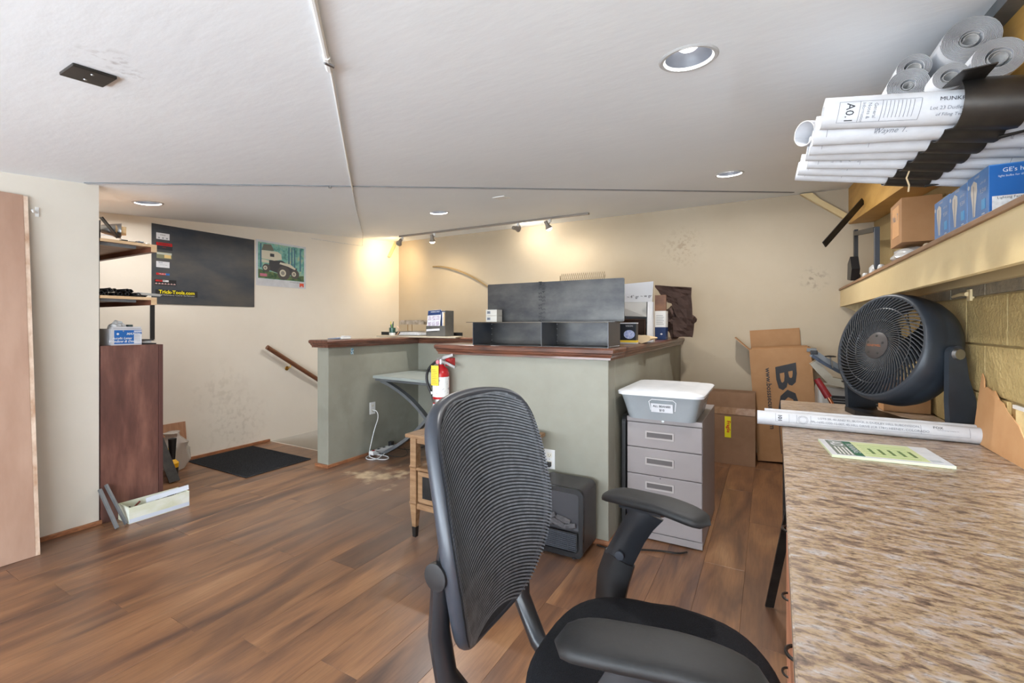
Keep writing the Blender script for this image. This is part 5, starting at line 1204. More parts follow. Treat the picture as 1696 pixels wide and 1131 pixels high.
b = BM(); tube(b, [rk(.36, -.004, .02), rk(.35, -.03, .01), rk(.36, -.05, .02), rk(.35, -.075, .015)], .0025, 5); solo('string_tie', b, M_kraft, tuple(rk(.36, 0, .02)), 'short tan string dangling from the roll rack', 'string', smooth=True)
def face_map(M, p, q, r, squash=1):
    """point on the roll surface that faces the room: u along the axis from p, v around it (upwards)"""
    p, q = Vector(p), Vector(q); zx = (q-p).normalized(); mid = p.lerp(q, .4)
    dirn = Vector((-.05, -.2, 1.2))-mid; dirn -= dirn.dot(zx)*zx; dirn.normalize(); loc = M.inverted().to_3x3() @ dirn; a0 = math.atan2(loc.y, loc.x)
    tang = M.to_3x3() @ Vector((-math.sin(a0), math.cos(a0), 0)); sg = 1 if tang.z > 0 else -1
    def mk(z0, v0, rot=0):
        def f(u, v):
            if rot == 1: u, v = v, -u
            if rot == -1: u, v = -v, u
            a = a0+sg*(v+v0)/r; rr = r+.0012; return M @ Vector((rr*math.cos(a), rr*math.sin(a)*squash, z0+u))
        return f
    return mk
def bands(mk, zs, v0, v1, bmo, w_=.0011, n=7):
    for z_ in zs:
        for i in range(n):
            a, c = v0+(v1-v0)*i/n, v0+(v1-v0)*(i+1)/n; bmo.faces.new([bmo.verts.new(mk(z_, 0)(u, v)) for u, v in ((0, a), (w_, a), (w_, c), (0, c))])
# --- lower rolls across
order = ['nearest', 'second', 'third', 'fourth', 'fifth', 'sixth']
rad = [.044, .038, .042, .036, .038, .036]; lx = [.125, .122, .118, .128, .105, .100]
for k in range(1, NT):
    r = rad[k-1]; c = O+BXv*(sp*k)+UP*(r+.003+(.004 if r > .04 else 0)); droop = .030*(1-(k-1)/5)
    def onx(x): s_ = (x-c.x)/AX.x; return c+AX*s_
    p = onx(lx[k-1])-UP*droop; p.y -= .015*(6-k)/5; q = onx(.672)+UP*droop*(.672-.48)/(.48-lx[k-1])
    lb_ = order[k-1]+' of the white drawing rolls lying across the rack, counted from the camera'
    t, M, L_ = roll(p, q, r, lb_, 'drawings lying across the rack', turns=7, ph=k)
    mk = face_map(M, p, q, r)
    if k == 1:
        text('MUNKRES', .024, None, M_ink, t, f=mk(.19, .022), bold=.0008); text('LOT 30 SUBDIVISION DUDLEY COUNTY COLORADO', .0075, None, M_ink, t, f=mk(.21, .006)); text('Wayne T.', .020, None, M_inkg, t, f=mk(.18, -.012), shear=.4)
        text('T1', .020, None, M_ink, t, f=mk(.055, .01, 1))
    elif k in (2, 4):
        for j, s_ in enumerate(('SHEET', 'ROOF', 'ELEV', 'PLAN')): text(s_, .010, None, M_inkg, t, f=mk((.44 if k == 2 else .07)+.025*j, .0, 1))
    elif k == 3: text('NOTES AND SCHEDULES', .010, None, M_inkg, t, f=mk(.46, .0))
    elif k == 5:
        for j in range(7): text('REV', .009, None, M_inkg, t, f=mk(.05+.022*j, .0, 1))
        text('RIG  DESIGN', .024, None, M_inkg, t, f=mk(.47, .0), spacing=1.4)
    else:
        for j in range(3): text('12', .011, None, M_inkg, t, f=mk(.09+.06*j, .0))
    bl = BM(); bands(mk, (.03, .15, .40, .52), -.02, .026, bl); obj('border_line', bl, M_inkg, t)
# A0.1 sheet roll in the near curl
p = Vector((.140, 1.615, 1.850)); q = Vector((.672, 1.640, 1.772)); r = .043
t, M, L_ = roll(p, q, r, 'front drawing roll marked A0.1 in the big curl of the rack', 'drawings lying across the rack', turns=9)
mk = face_map(M, p, q, r)
text('A0.1', .028, None, M_ink, t, f=mk(.060, -.002, 1)); text('General', .012, None, M_inkg, t, f=mk(.118, .002, 1)); text('Notes &', .012, None, M_inkg, t, f=mk(.104, .002, 1)); text('Information', .011, None, M_inkg, t, f=mk(.091, -.002, 1))
text('MUNKRES', .015, None, M_ink, t, f=mk(.285, .022)); text('Lot 23 Dudley Hill', .012, None, M_inkg, t, f=mk(.280, .000)); text('of Filing Two', .011, None, M_inkg, t, f=mk(.280, -.016))
bl = BM(); bands(mk, (.034, .082, .132, .215), -.028, .028, bl); bands(mk, [.14+.0085*j for j in range(8)], -.018, .026, bl)
for v_ in (-.028, .028): bl.faces.new([bl.verts.new(mk(0, 0)(u, v)) for u, v in ((.034, v_), (.215, v_), (.215, v_+.001), (.034, v_+.001))])
obj('title_block_line', bl, M_inkg, t)
# loose open roll at left
roll((.105, 1.80, 1.868), (.34, 2.02, 1.90), .040, 'open white drawing roll showing its hollow end at the rack left end', 'drawings lying across the rack', r0=.037, turns=2)
# --- upper rolls along the wall
ups = [((.504, 1.77, 2.045), .066, .026, 9, 'largest ragged drawing roll at the top of the pile under the beam'),
       ((.511, 1.61, 1.909), .052, .026, 7, 'drawing roll with folded core at the pile right side by the beam'),
       ((.350, 1.69, 1.915), .050, .017, 7, 'drawing roll with a small dark core in the pile front'),
       ((.420, 1.615, 1.886), .037, .020, 5, 'dark cored drawing roll tucked behind the steel tab'),
       ((.385, 1.80, 2.010), .043, .024, 4, 'hollow drawing roll at the upper left of the pile'),
       ((.288, 1.68, 1.852), .033, .013, 5, 'small flattened drawing roll lowest in the pile beside the sheet marked A0.1')]
for k, ((x, y, z), r, r0, tn_, lb_) in enumerate(ups):
    L_ = .62; tn_ = int(tn_*1.5); t, M, _ = roll((x, y, z), (x+.006, y+L_, z+.045), r, lb_, 'drawings piled along the wall', r0=r0, turns=tn_, ph=k*1.3, squash=.92)
    b = BM(); spiral(b, M @ Matrix.Translation((0, 0, .004)), r0*.55, r0*.95, 1.4, L_-.01, squash=.8, ph=k); obj('inner_curl', b, [M_paperg, M_pedge], t, True)
# torn sheet tips
b = BM(); slab(b, [(.225, 1.92, 1.86), (.26, 1.93, 1.86), (.262, 1.93, 1.93), (.252, 1.925, 1.91)], .001); slab(b, [(.235, 1.90, 1.86), (.255, 1.91, 1.86), (.246, 1.90, 1.915), (.24, 1.90, 1.90)], .001)
solo('torn_sheet', b, M_paper, (.24, 1.91, 1.86), 'torn white paper tips sticking up beside the small roll', 'paper')
# --- rolls on the desk
t, M, L_ = roll((-.045, 2.512, .784), (.768, 2.520, .784), .033, 'front flattened drawing roll on the desk with the street address text', 'drawing rolls on the desk', turns=7, squash=1)
p = Vector((-.045, 2.512, .784)); zx = Vector((1, .010, 0)).normalized(); dirn = Vector((0, 0, 1.23))-Vector((.35, 2.52, .79)); dirn -= dirn.dot(zx)*zx; dirn.normalize(); loc = M.inverted().to_3x3() @ dirn; a0d = math.atan2(loc.y, loc.x)
tang = M.to_3x3() @ Vector((-math.sin(a0d), math.cos(a0d), 0)); sgd = 1 if tang.z > 0 else -1
def fd(z0, v0, rot=0, rr=.0345):
    def f(u, v):
        if rot: u, v = -v, u
        a = a0d+sgd*(v+v0)/rr; return M @ Vector((rr*math.cos(a), rr*math.sin(a), z0+u))
    return f
text('LOTS 39, 40 AND 41, BLOCK 3, DUDLEY HILL SUBDIVISION,', .0135, None, M_inkg, t, f=fd(.42, .016)); text('PPL-1695-1330-12-007, 45 HILL DRIVE (CR 1781) HEENEY, COLORADO', .0135, None, M_inkg, t, f=fd(.42, -.002))
text('101', .022, None, M_ink, t, f=fd(.095, .004, 1), bold=.0006); text('FOX', .016, None, M_ink, t, f=fd(.655, .018)); text('land surveying company inc', .006, None, M_inkg, t, f=fd(.685, .008))
b = BM()
for rr_ in (.020, .0155):
    for i in range(20):
        a, a2 = 2*PI*i/20, 2*PI*(i+1)/20; b.faces.new([b.verts.new(fd(.185, .003)(*q_)) for q_ in ((rr_*math.cos(a), rr_*math.sin(a)), (rr_*math.cos(a2), rr_*math.sin(a2)), ((rr_-.001)*math.cos(a2), (rr_-.001)*math.sin(a2)), ((rr_-.001)*math.cos(a), (rr_-.001)*math.sin(a)))])
for z_ in (.075, .13, .16, .215, .60, .75):
    for i in range(6):
        v0, v1 = -.014+.04*i/6, -.014+.04*(i+1)/6; b.faces.new([b.verts.new(fd(z_, 0)(u, v)) for u, v in ((0, v0), (.001, v0), (.001, v1), (0, v1))])
b.faces.new([b.verts.new(fd(0, -.014)(u, v)) for u, v in ((.075, 0), (.75, 0), (.75, .001), (.075, .001))])
obj('seal_and_frame', b, M_inkg, t)
t2_, M2, _ = roll((-.015, 2.573, .794), (.745, 2.568, .794), .026, 'rear drawing roll on the desk behind the addressed one', 'drawing rolls on the desk', turns=6)
roll((-.065, 2.505, .779), (.2, 2.505, .779), .012, 'thin inner roll poking out at the left end of the desk rolls', 'drawing rolls on the desk', r0=.006, turns=2) if False else None
# =================================================================== FAN
P1 = Vector((.690, 2.635, 1.105)); P2 = Vector((.415, 3.113, 1.105))
A_ = (P1-P2).normalized(); Cc = (P1+P2)/2; tilt = math.radians(13)
Nh = Vector((-A_.y, A_.x, 0)); Nh = Nh if Nh.x < 0 else -Nh
Nh = Vector((A_.y, -A_.x, 0)); Nh = Nh if Nh.dot(Vector((-1, -1, 0))) > 0 else -Nh
Nf = (Nh*math.cos(tilt)+UP*math.sin(tilt)).normalized(); Uf = Nf.cross(A_).normalized(); Uf = Uf if Uf.z > 0 else -Uf
Mf = basis(Cc, A_, Uf, Nf) if A_.cross(Uf).dot(Nf) > 0 else basis(Cc, -A_, Uf, Nf)
t = thing('drum_fan', (Cc.x, Cc.y, .75), 'large dark drum fan tilted up on its stand on the desk', 'fan')
b = BM(); lathe(b, [(.238, .098), (.246, .104), (.258, .100), (.266, .075), (.271, .03), (.268, .02), (.270, .012), (.268, -.04), (.255, -.075), (.235, -.09), (.230, -.085), (.248, -.068), (.258, -.03), (.258, .06), (.240, .088)], 72, Mf, True)
obj('housing', b, M_fan, t, True, auto=1.0)
b = BM(); lathe(b, [(.066, .098), (.066, .108), (.05, .115), (0, .118)], 36, Mf); lathe(b, [(.066, .098), (0, .096)], 36, Mf); hub = obj('hub_disc', b, M_fanhub, t, True)
text('HONEYWELL', .014, Mf @ Matrix.Translation((0, -.002, .1185)) if Mf.to_3x3() @ Vector((1, 0, 0)) and True else None, flat('copper_ink', (150, 90, 60)), hub, bold=.0005)
for k in range(5):
    a = 2*PI*k/5+.3; b = BM(); lathe(b, [(0, .1162), (.006, .1162), (.006, .113), (0, .113)], 12, Mf @ Matrix.Translation((.046*math.cos(a), .046*math.sin(a), 0))); obj('screw_recess', b, M_fandk, hub)
for r in (.128, .186):
    b = BM(); tube(b, [Mf @ Vector((r*math.cos(2*PI*i/60), r*math.sin(2*PI*i/60), .106)) for i in range(60)], .0034, 5, closed=True); obj('grille_ring', b, M_fandk, t, True)
b = BM(); P_ = []
for i in range(9):
    s = i/8; r = .058+(.245-.058)*s; a = -.95*s**.8; P_.append((r*math.cos(a), r*math.sin(a), .098+.008*math.sin(PI*s)))
tube(b, P_, .0022, 4, ry=.0048, up=(0, 0, 1), sq=True)
bmesh.ops.recalc_face_normals(b, faces=b.faces); sp_me = D.meshes.new('grille_spoke'); b.to_mesh(sp_me); b.free(); sp_me.materials.append(M_spk)
off_ = Vector(t['_o'])
for k in range(64):
    o = D.objects.new('grille_spoke', sp_me); COL.objects.link(o); o.parent = t
    o.matrix_local = Matrix.Translation(-off_) @ Mf @ Matrix.Rotation(2*PI*k/64, 4, 'Z')
for k in range(3):
    b = BM(); n = 7; rows = []
    for i in range(n):
        s = i/(n-1); r = .05+.17*s; w_ = .45-.1*s; rows.append([b.verts.new(Mf @ Matrix.Rotation(2*PI*k/3, 4, 'Z') @ Vector((r*math.cos(a), r*math.sin(a), .02+.035*u))) for u, a in ((-1, -w_+.3*s), (0, .3*s), (1, w_+.3*s))])
    for r0_, r1_ in zip(rows, rows[1:]):
        for j in range(2): b.faces.new((r0_[j], r0_[j+1], r1_[j+1], r1_[j]))
    bmesh.ops.solidify(b, geom=b.faces[:], thickness=.003); obj('blade', b, M_fandk, t, True)
b = BM(); lathe(b, [(0, .05), (.045, .05), (.055, .03), (.06, -.06), (.04, -.085), (0, -.088)], 28, Mf); obj('motor', b, M_fandk, t, True)
b = BM()
for k in range(16):
    a = 2*PI*k/16; tube(b, [Mf @ Vector((.05*math.cos(a), .05*math.sin(a), -.082)), Mf @ Vector((.236*math.cos(a), .236*math.sin(a), -.084))], .003, 4)
for r in (.10, .17): tube(b, [Mf @ Vector((r*math.cos(2*PI*i/40), r*math.sin(2*PI*i/40), -.084)) for i in range(40)], .0025, 4, closed=True)
obj('rear_grille', b, M_fandk, t, kind='stuff')
# yoke arms and base
def yoke(P, nm):
    s = 1 if (P-P2).length > .1 else -1; out = A_*s
    c = P+out*.002; back = -Nh
    b = BM(); prof = [(-.036, .0)]+[(.036*math.cos(a), .036*math.sin(a)) for a in [PI-PI*i/10 for i in range(11)]]+[(.050, -.10), (.095, -.24), (.135, -.352), (-.030, -.352), (-.038, -.2)]
    prism(b, prof, 0, .022, basis(c, back, UP, out) if back.cross(UP).dot(out) > 0 else basis(c, back, UP, out))
    a = obj('yoke_arm', b, M_fan, t); b = BM(); lathe(b, [(0, .014), (.022, .013), (.026, .0), (0, 0)], 24, align(c+out*.022, c+out)); kn = obj('pivot_knob', b, M_alu, t, True)
    return a
yoke(P1, 1); yoke(P2, 2)
b = BM(); 
cz = .752
q0, q1 = P2-A_*.02, P1+A_*.024; 
for off_n, w_ in ((-.06, .05),):
    pass
pl = []
bm_ = BM(); base_pts = []
N2 = Nh
def bp_(s, n): v = P2+A_*s-N2*n; return (v.x, v.y)
Lb = (P1-P2).length
poly = [bp_(-.024, -.035), bp_(.10, -.075), bp_(Lb*.5, -.085), bp_(Lb-.10, -.075), bp_(Lb+.024, -.035), bp_(Lb+.024, .135), bp_(Lb-.08, .06), bp_(Lb*.5, .02), bp_(.08, .06), bp_(-.024, .135)]
prism(bm_, poly, .751, .778); obj('base', bm_, M_fandk, t)
cord('fan_cord', [(.74, 2.78, 1.10), (.765, 2.80, 1.08), (.76, 2.78, 1.0), (.765, 2.9, .85), (.76, 3.0, .76)], .004, M_black, 'black cord behind the drum fan')
# cardboard pieces by the wall
b = BM(); prof = [(.34, 0), (.86, 0), (.80, .06), (.70, .13), (.60, .165), (.56, .19), (.53, .195), (.48, .225), (.45, .222), (.41, .232), (.385, .225), (.37, .26), (.345, .28), (.34, .20)]
prism(b, [(x-.42, y) for x, y in prof], 0, .004, basis((.742, 2.50, .752), (0, -1, 0), Vector((.10, 0, 1)).normalized())); solo('torn_cardboard', b, M_cardl, (.735, 2.55, .752), 'torn cardboard sheet leaning on the block wall right of the fan', 'cardboard')
b = box_b(.56, .76, 3.22, 3.36, .751, .93, .002); solo('small_cardboard_box', b, M_cardl, (.63, 3.25, .751), 'tan cardboard box on the desk behind the fan', 'cardboard box')
# =================================================================== SHELF ON RIGHT WALL
t = thing('long_wall_shelf', (.66, 2.3, 1.55), 'long tan painted shelf with a deep fascia on the block wall', 'shelf')
obj('fascia', box_b(.550, .568, -.3, 4.878, 1.392, 1.530, .001), M_tan, t)
obj('shelf_board', box_b(.540, .772, -.3, 4.878, 1.530, 1.547, .002), M_shelfwood, t)
obj('ledger', box_b(.745, .772, -.3, 4.878, 1.398, 1.530), M_tan, t)
obj('front_bead', box_b(.549, .574, -.3, 4.878, 1.388, 1.392), M_tan, t)
b = BM(); prism(b, [(.568, 1.392), (.745, 1.30), (.745, 1.53), (.568, 1.53)], 0, .03, basis((0, 4.872, 0), (1, 0, 0), (0, 0, 1))); obj('end_gusset', b, M_tan, t)
# tap fitting below shelf
t = thing('pipe_fitting', (.76, 2.85, 1.38), 'small tan painted latch fitting under the shelf on the wall', 'fitting')
obj('plate', box_b(.765, .780, 2.70, 2.74, 1.335, 1.385, .002), M_tan, t); b = BM(); tube(b, [(.762, 2.72, 1.365), (.762, 2.80, 1.368), (.762, 2.90, 1.362)], [.010, .008, .006], 8); obj('bolt', b, M_tan, t, True)
# bulb boxes
for k in range(3):
    y0 = 1.822+.165*k; nm = ['nearest', 'middle', 'farthest'][k]
    t = thing('light_bulb_box', (.64, y0+.08, 1.547), nm+' blue light bulb carton in the row on the long shelf', 'bulb box', 'blue bulb cartons on the shelf')
    H_ = .124 if k != 1 else .120
    obj('carton', box_b(.556, .735, y0, y0+.162, 1.5475, 1.5475+H_+.02, .0015), M_bluem, t)
    Mk = basis((.5555, y0+.081, 1.5475+.07), (0, -1, 0), (0, 0, 1))
    b = BM(); sh = [(-.006, -.055), (.008, -.055), (.012, -.02), (.024, .02), (.022, .045), (0, .056), (-.022, .045), (-.024, .02), (-.012, -.02)]
    prism(b, [(x-.025, y) for x, y in sh], 0, .0006, Mk); obj('bulb_picture', b, M_bulbp, t)
    b = BM(); bx(b, -.0265, -.0235, -.055, .04, .0006, .0010, 0, Mk); obj('bulb_line', b, M_inkg, t)
    obj('logo', panel(Mk, .026, .03, .0006, .045, -.03), M_cyan, t); text('9.5W', .02, Mk @ Matrix.Translation((.046, .01, .0003)), M_paper, t, lift=.0006); text('reveal', .016, Mk @ Matrix.Translation((.0, .062, .0003)), M_paper, t)
    text('65W LED', .010, Mk @ Matrix.Translation((.046, .035, .0003)), M_paper, t)
    obj('dash', panel(Mk, .02, .004, .0006, .045, -.058), M_paper, t); b = BM(); lathe(b, [(0, .0006), (.007, .0006), (.007, 0)], 14, Mk @ Matrix.Translation((-.068, .045, 0))); obj('round_mark', b, M_paper, t)
    if k == 0:
        Ms = basis((.645, y0-.0002, 1.62), (1, 0, 0), (0, 0, 1)); obj('side_panel', panel(Ms, .176, .14, .0008, 0, -.002), M_blue, t)
        text("GE's high definition", .017, Ms @ Matrix.Translation((.005, .052, .0006)), M_paper, t); text('light bulbs for the whole home', .008, Ms @ Matrix.Translation((-.02, .036, .0006)), M_paper, t)
        obj('facts_label', panel(Ms, .075, .050, .0014, -.045, -.045), M_paperg, t); text('Lighting Facts', .010, Ms @ Matrix.Translation((-.045, -.026, .001)), M_ink, t)
        for xx in (.0, .055):
            b = BM()
            for j in range(5): bx(b, xx-.012, xx+.012, -.012+.008*j, -.009+.008*j, .0008, .0011, 0, Ms)
            obj('fine_print', b, flat('pale_blue_ink', (150, 190, 220)), t)
# bubble wrap parcel + brown box + small bits
t = thing('bubble_wrap_parcel', (.66, 3.15, 1.547), 'bubble wrapped parcel supporting the small brown box on the shelf', 'parcel')
b = crumple(.665, 3.17, 1.60, .075, .13, .045, 9, 3, .10)
for v in b.verts: v.co.z = max(v.co.z, 1.5475); v.co.z = min(v.co.z, 1.652)
obj('wrap', b, M_wrap, t, True)
t = thing('small_brown_box', (.68, 3.15, 1.655), 'small brown cardboard box resting on the bubble wrap', 'cardboard box')
obj('box', box_b(.600, .758, 3.03, 3.27, 1.655, 1.885, .002), M_card, t); obj('end_label', box_b(.5985, .600, 3.08, 3.22, 1.70, 1.86), M_cardl, t)
text('No. 7', .05, basis((.598, 3.15, 1.80), (0, -1, 0), (0, 0, 1)), M_inkg, t)
b = BM(); tube(b, [(.60, 2.55, 1.56), (.60, 2.60, 1.572), (.61, 2.64, 1.562)], [.010, .014, .01], 10)
solo('knob_part', b, flat('ivory_knob', (206, 190, 160), .4), (.6, 2.6, 1.548), 'round ivory knob beside the farthest blue carton', 'knob', smooth=True)
for k in range(9):
    y = 3.42+.085*k; b = BM(); lathe(b, [(0, 0), (.016, 0), (.018, .03), (.012, .04), (0, .042)], 12, Matrix.Translation((.585+.012*(k % 3), y, 1.5475)))
    solo('clear_fitting', b, M_wrap, (.585+.012*(k % 3), y, 1.5475), 'small clear plastic fitting in the row along the shelf edge', 'fitting', 'clear fittings along the shelf edge', True)
b = BM(); tube(b, [(.60, 2.88, 1.556), (.61, 2.98, 1.562), (.62, 3.02, 1.556)], [.008, .010, .006], 8); solo('black_screwdriver', b, M_black, (.6, 2.9, 1.5475), 'small black tool lying on the shelf near the brown box', 'tool', smooth=True)
t = thing('monitor_bracket', (.66, 4.1, 1.547), 'tall dark metal bracket stand at the far shelf end', 'bracket')
b = BM(); bx(b, .600, .625, 3.70, 3.74, 1.548, 1.86); obj('post', b, flat('slate_metal', (60, 66, 74), .35), t)
obj('post', box_b(.600, .625, 4.50, 4.55, 1.548, 1.99), M_black, t); b = BM(); tube(b, [(.612, 3.73, 1.85), (.612, 4.52, 1.96)], .016, 4, sq=True); obj('crossbar', b, M_dsteel, t)
b = BM(); prism(b, [(-.10, -.06), (.06, -.08), (.12, .0), (.04, .10), (-.08, .06)], 0, .05, basis((.585, 4.25, 1.64), (0, -1, 0), (0, 0, 1))); obj('clamp', b, M_black, t)
b = BM(); tube(b, [(.58, 4.2, 1.55), (.585, 4.24, 1.60)], .02, 8); obj('foot', b, M_black, t)
solo('glass_jar', (lambda b: (lathe(b, [(0, 0), (.04, 0), (.045, .02), (.045, .08), (.03, .10), (0, .10)], 18, Matrix.Translation((.66, 4.0, 1.5475))), b)[1])(BM()), M_wrap, (.66, 4.0, 1.5475), 'clear jar between the posts of the metal bracket', 'jar', smooth=True)
# black bar on beam
b = BM(); tube(b, [(.344, 3.865, 1.794), (.606, 4.16, 2.138)], .004, 4, ry=.022, up=(-.6, -.6, 1), sq=True)
solo('black_flat_bar', b, M_dsteel, (.606, 4.16, 2.138), 'black flat bar sticking out slantwise from the ceiling beam', 'bar')
# =================================================================== OFFICE CHAIR
t = thing('office_chair', (-.22, .93, 0), 'black mesh back office chair with padded arms facing the desk', 'office chair')
def lerp_tab(tab, z):
    for (a, va), (b_, vb) in zip(tab, tab[1:]):
        if z <= b_: s = (z-a)/(b_-a); s = max(0, min(1, s)); return va+(vb-va)*s
    return tab[-1][1]
XE = [(.55, -.500), (.60, -.492), (.66, -.490), (.72, -.495), (.80, -.512), (.90, -.545), (1.0, -.583), (1.06, -.605)]
WT = [(.550, .0), (.553, .045), (.562, .085), (.58, .112), (.62, .142), (.68, .175), (.74, .196), (.80, .205), (.88, .207), (.94, .205), (.98, .201), (1.01, .190), (1.03, .170), (1.043, .135), (1.051, .08), (1.054, .0)]
CYT = [(.55, .875), (.8, .900), (1.05, .945)]
def back_pt(s, z, off=0):     # s lateral metres
    return Vector((lerp_tab(XE, z)-.042+1.05*s*s+off, lerp_tab(CYT, z)+s, z))
ol = [back_pt(w_, z) for z, w_ in WT]+[back_pt(-w_, z) for z, w_ in WT[-2:0:-1]]
for _ in range(2):
    Q = []
    for a, c in zip(ol, ol[1:]+ol[:1]): Q += [a*.75+c*.25, a*.25+c*.75]
    ol = Q
b = BM(); P, Fm = frames(ol, True, up=(1, 0, .25)); rings = []
n = 12
for p, (s_, v_) in zip(P, Fm):
    lowf = max(0, min(1, (p.z-.55)/.15)); hw = .015; p = p+Vector((-.020, 0, 0))
    rings.append([b.verts.new(p+s_*hw*math.cos(2*PI*k/n)+v_*.019*math.sin(2*PI*k/n)) for k in range(n)])
for i in range(len(rings)):
    a, c = rings[i], rings[(i+1) % len(rings)]
    for k in range(n): b.faces.new((a[k], a[(k+1) % n], c[(k+1) % n], c[k]))
obj('back_frame', b, M_frame, t, True, auto=2)
b = BM(); NZ = 40; rows = []
zs = [.553+(1.049-.553)*i/NZ for i in range(NZ+1)]
for z in zs:
    w_ = lerp_tab(WT, z)+.010; rows.append([b.verts.new(back_pt(w_*u/8, z, -.004)) for u in range(-8, 9)])
for r0_, r1_ in zip(rows, rows[1:]):
    for k in range(16): b.faces.new((r0_[k], r0_[k+1], r1_[k+1], r1_[k]))
obj('mesh_backing', b, M_meshd, t, True)
b = BM(); NS = 64
for i in range(NS):
    z = .558+(1.048-.558)*(i+.5)/NS; w_ = lerp_tab(WT, z)+.009; hh = .0022; top, bot = [], []
    if w_ < .02: continue
    for u in range(-10, 11):
        s = w_*u/10; zz = z-.045*(u/10)**2*(w_/.2)+.028
        zz = min(max(zz, .553), 1.051); ww = lerp_tab(WT, zz)+.009
        if abs(s) > ww: s = math.copysign(ww, s)
        p0 = back_pt(s, zz, .0006); top.append(b.verts.new(p0+Vector((0, 0, hh)))); bot.append(b.verts.new(p0-Vector((0, 0, hh))))
    for k in range(20): b.faces.new((bot[k], bot[k+1], top[k+1], top[k]))
obj('mesh_strand', b, M_meshf, t, True, kind='stuff')
# back supports
for s_ in (-1, 1):
    b = BM(); y0 = .895; tube(b, [(-.545, y0+s_*.190, .80), (-.560, y0+s_*.186, .72), (-.572, y0+s_*.175, .62), (-.565, y0+s_*.160, .52), (-.50, y0+s_*.13, .44), (-.38, y0+s_*.07, .40), (-.24, y0+.03, .392)], [.012, .018, .021, .022, .022, .022, .02], 10, ry=[.016, .020, .024, .026, .022, .018, .016], up=(0, 1, 0)); obj('back_upright', b, M_blackg, t, True)
b = BM(); lathe(b, [(0, 0), (.022, .002), (.026, .010), (.026, .022), (0, .026)], 20, align((-.548, .700, .752), (-.552, .62, .752))); obj('lumbar_knob', b, M_black, t, True)
b = BM(); tube(b, [(-.56, .71, .752), (-.60, .895, .755), (-.56, 1.08, .752)], .008, 8, ry=.014); obj('lumbar_bar', b, M_black, t, True)
# seat
b = BM(); SCx, SCy = -.205, .955; HX_, HY_ = .245, .255; nA = 48
def sell(f, z, fx=1):
    out = []
    for k in range(nA):
        a = 2*PI*k/nA; c, s = math.cos(a), math.sin(a); e = .72
        x = math.copysign(abs(c)**e, c)*HX_*f; y = math.copysign(abs(s)**e, s)*HY_*f*(1-.06*(x < 0))
        zz = z-(.022*max(0, (x-.10)/.145)**2 if z > .46 else 0); out.append(b.verts.new((SCx+x, SCy+y, zz)))
    return out
lv = [(0.0, .522), (.3, .5215), (.55, .524), (.75, .528), (.88, .529), (.95, .524), (.99, .512), (1.0, .496), (.99, .474), (.95, .456), (.85, .446)]
rings = []
cv = b.verts.new((SCx, SCy, .522))
for f, z in lv[1:]: rings.append(sell(f, z))
for k in range(nA): b.faces.new((cv, rings[0][k], rings[0][(k+1) % nA]))
for r0_, r1_ in zip(rings, rings[1:]):
    for k in range(nA): b.faces.new((r0_[k], r0_[(k+1) % nA], r1_[(k+1) % nA], r1_[k]))
b.faces.new(rings[-1][::-1]); obj('seat', b, M_seatf, t, True, auto=2)
b = BM(); rr_ = []
for f, z in ((.86, .442), (.97, .446), (.975, .434), (.85, .425)): rr_.append(sell(f, z))
for r0_, r1_ in zip(rr_, rr_[1:]):
    for k in range(nA): b.faces.new((r0_[k], r0_[(k+1) % nA], r1_[(k+1) % nA], r1_[k]))
b.faces.new(rr_[-1][::-1]); b.faces.new(rr_[0]); obj('seat_pan', b, M_blackg, t, True)
obj('tilt_mechanism', box_b(-.33, -.10, .86, 1.05, .37, .425, .012), M_black, t)
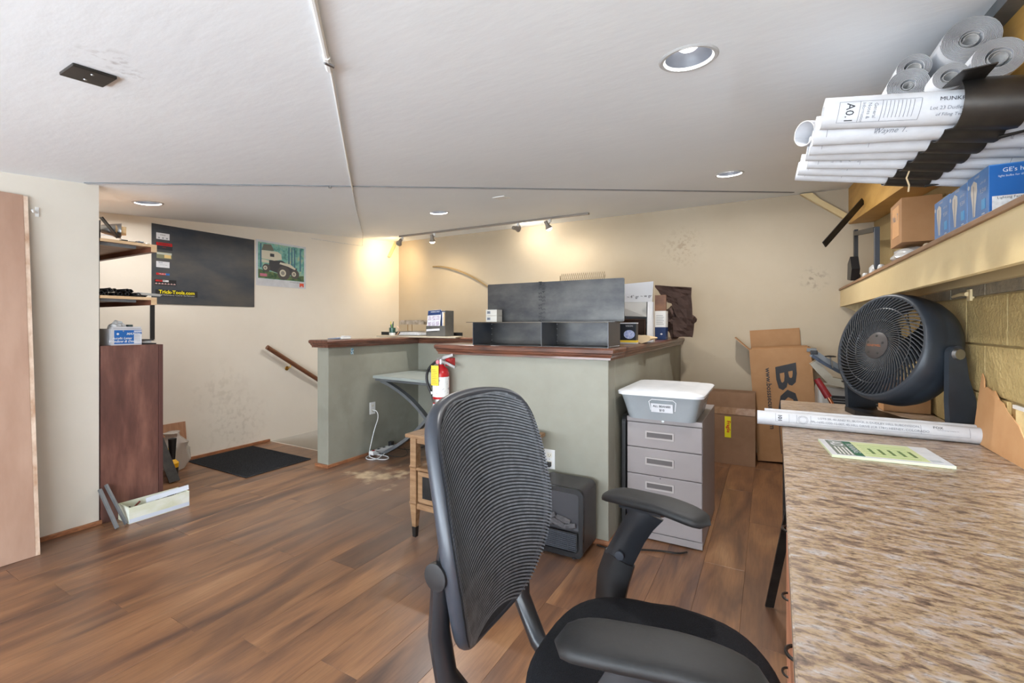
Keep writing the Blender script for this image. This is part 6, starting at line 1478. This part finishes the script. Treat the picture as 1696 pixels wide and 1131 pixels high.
# arms
def arm(pb, pf, yb, side, zt=.75):
    pb, pf = Vector(pb), Vector(pf); d = (pf-pb); L_ = d.length; d.normalize(); n_ = Vector((-d.y, d.x, 0))
    M = basis(pb, d, n_, UP)
    b = BM(); nS = 20; rings = []
    for i in range(nS+1):
        s = i/nS; w_ = .047*(max(0, 1-(2*s-1)**6))**.5+.002; hz = .014*(max(0, 1-(2*s-1)**8))**.5+.001
        droop = -.022*max(0, (s-.55)/.45)**1.6-.010*max(0, (.25-s)/.25)**2
        rings.append([b.verts.new(M @ Vector((L_*s, w_*math.copysign(abs(math.cos(a))**.7, math.cos(a)), -.015+droop+hz*math.copysign(abs(math.sin(a))**.7, math.sin(a))))) for a in [2*PI*k/16 for k in range(16)]])
    for r0_, r1_ in zip(rings, rings[1:]):
        for k in range(16): b.faces.new((r0_[k], r0_[(k+1) % 16], r1_[(k+1) % 16], r1_[k]))
    b.faces.new(rings[0][::-1]); b.faces.new(rings[-1]); obj('arm_pad', b, M_rubber, t, True, auto=2)
    m = pb.lerp(pf, .42); top = Vector((m.x, m.y, pb.z-.03)); 
    b = BM(); tube(b, [top+d*.06+Vector((0, 0, .002)), top-d*.06+Vector((0, 0, .002))], .03, 8, ry=.008, up=(0, 0, 1)); obj('pad_carrier', b, M_blackg, t, True)
    by = SCy+side*.295
    path = [top+Vector((0, 0, -.004)), top+Vector((-.010, 0, -.035)), Vector((top.x-.035, by, .66)), Vector((top.x-.075, by, .575))]
    b = BM(); tube(b, path, [.055, .040, .040, .042], 10, ry=[.012, .012, .014, .015], up=(0, 1, 0)); obj('arm_upright', b, M_blackg, t, True)
    lo_ = [Vector((top.x-.070, by, .585)), Vector((top.x-.09, by, .52)), Vector((top.x-.10, by, .45)), Vector((top.x-.10, by-side*.05, .405)), Vector((top.x-.09, by-side*.20, .395))]
    b = BM(); tube(b, lo_, [.046, .048, .044, .038, .03], 10, ry=[.019, .019, .018, .016, .015], up=(.2, 1, .2)); obj('arm_sleeve', b, M_black, t, True)
    b = BM(); lathe(b, [(0, .006), (.012, .005), (.013, 0), (0, 0)], 18, align((top.x-.065, by-.0205, .60), (top.x-.065, by-1, .60))); obj('height_button', b, M_frame, t, True)
arm((-.411, 1.268, .768), (-.120, 1.190, .785), 1.22, 1)
arm((-.285, .640, .772), (.008, .700, .778), .69, -1)
# column and base
b = BM(); tube(b, [(-.22, .93, .10), (-.22, .93, .25)], .028, 16); tube(b, [(-.22, .93, .25), (-.22, .93, .38)], .014, 16); obj('gas_column', b, M_black, t, True)
for k in range(5):
    a = 2*PI*k/5+.63; ex_, ey_ = -.22+.30*math.cos(a), .93+.30*math.sin(a)
    b = BM(); tube(b, [(-.22, .93, .115), (ex_, ey_, .075)], [.028, .018], 8, ry=[.02, .012]); lgx = obj('base_leg', b, M_blackg, t, True)
    b = BM(); 
    for s in (-.013, .013):
        c_ = Vector((ex_, ey_, .0275))+Vector((-math.sin(a), math.cos(a), 0))*s; lathe(b, [(0, -.008), (.024, -.008), (.0275, 0), (.024, .008), (0, .008)], 18, align(c_, c_+Vector((-math.sin(a), math.cos(a), 0))))
    tube(b, [(ex_, ey_, .03), (ex_, ey_, .075)], .008, 8); obj('caster', b, M_black, lgx, True)
# tidy helper properties
for o in D.objects:
    if '_o' in o: del o['_o']
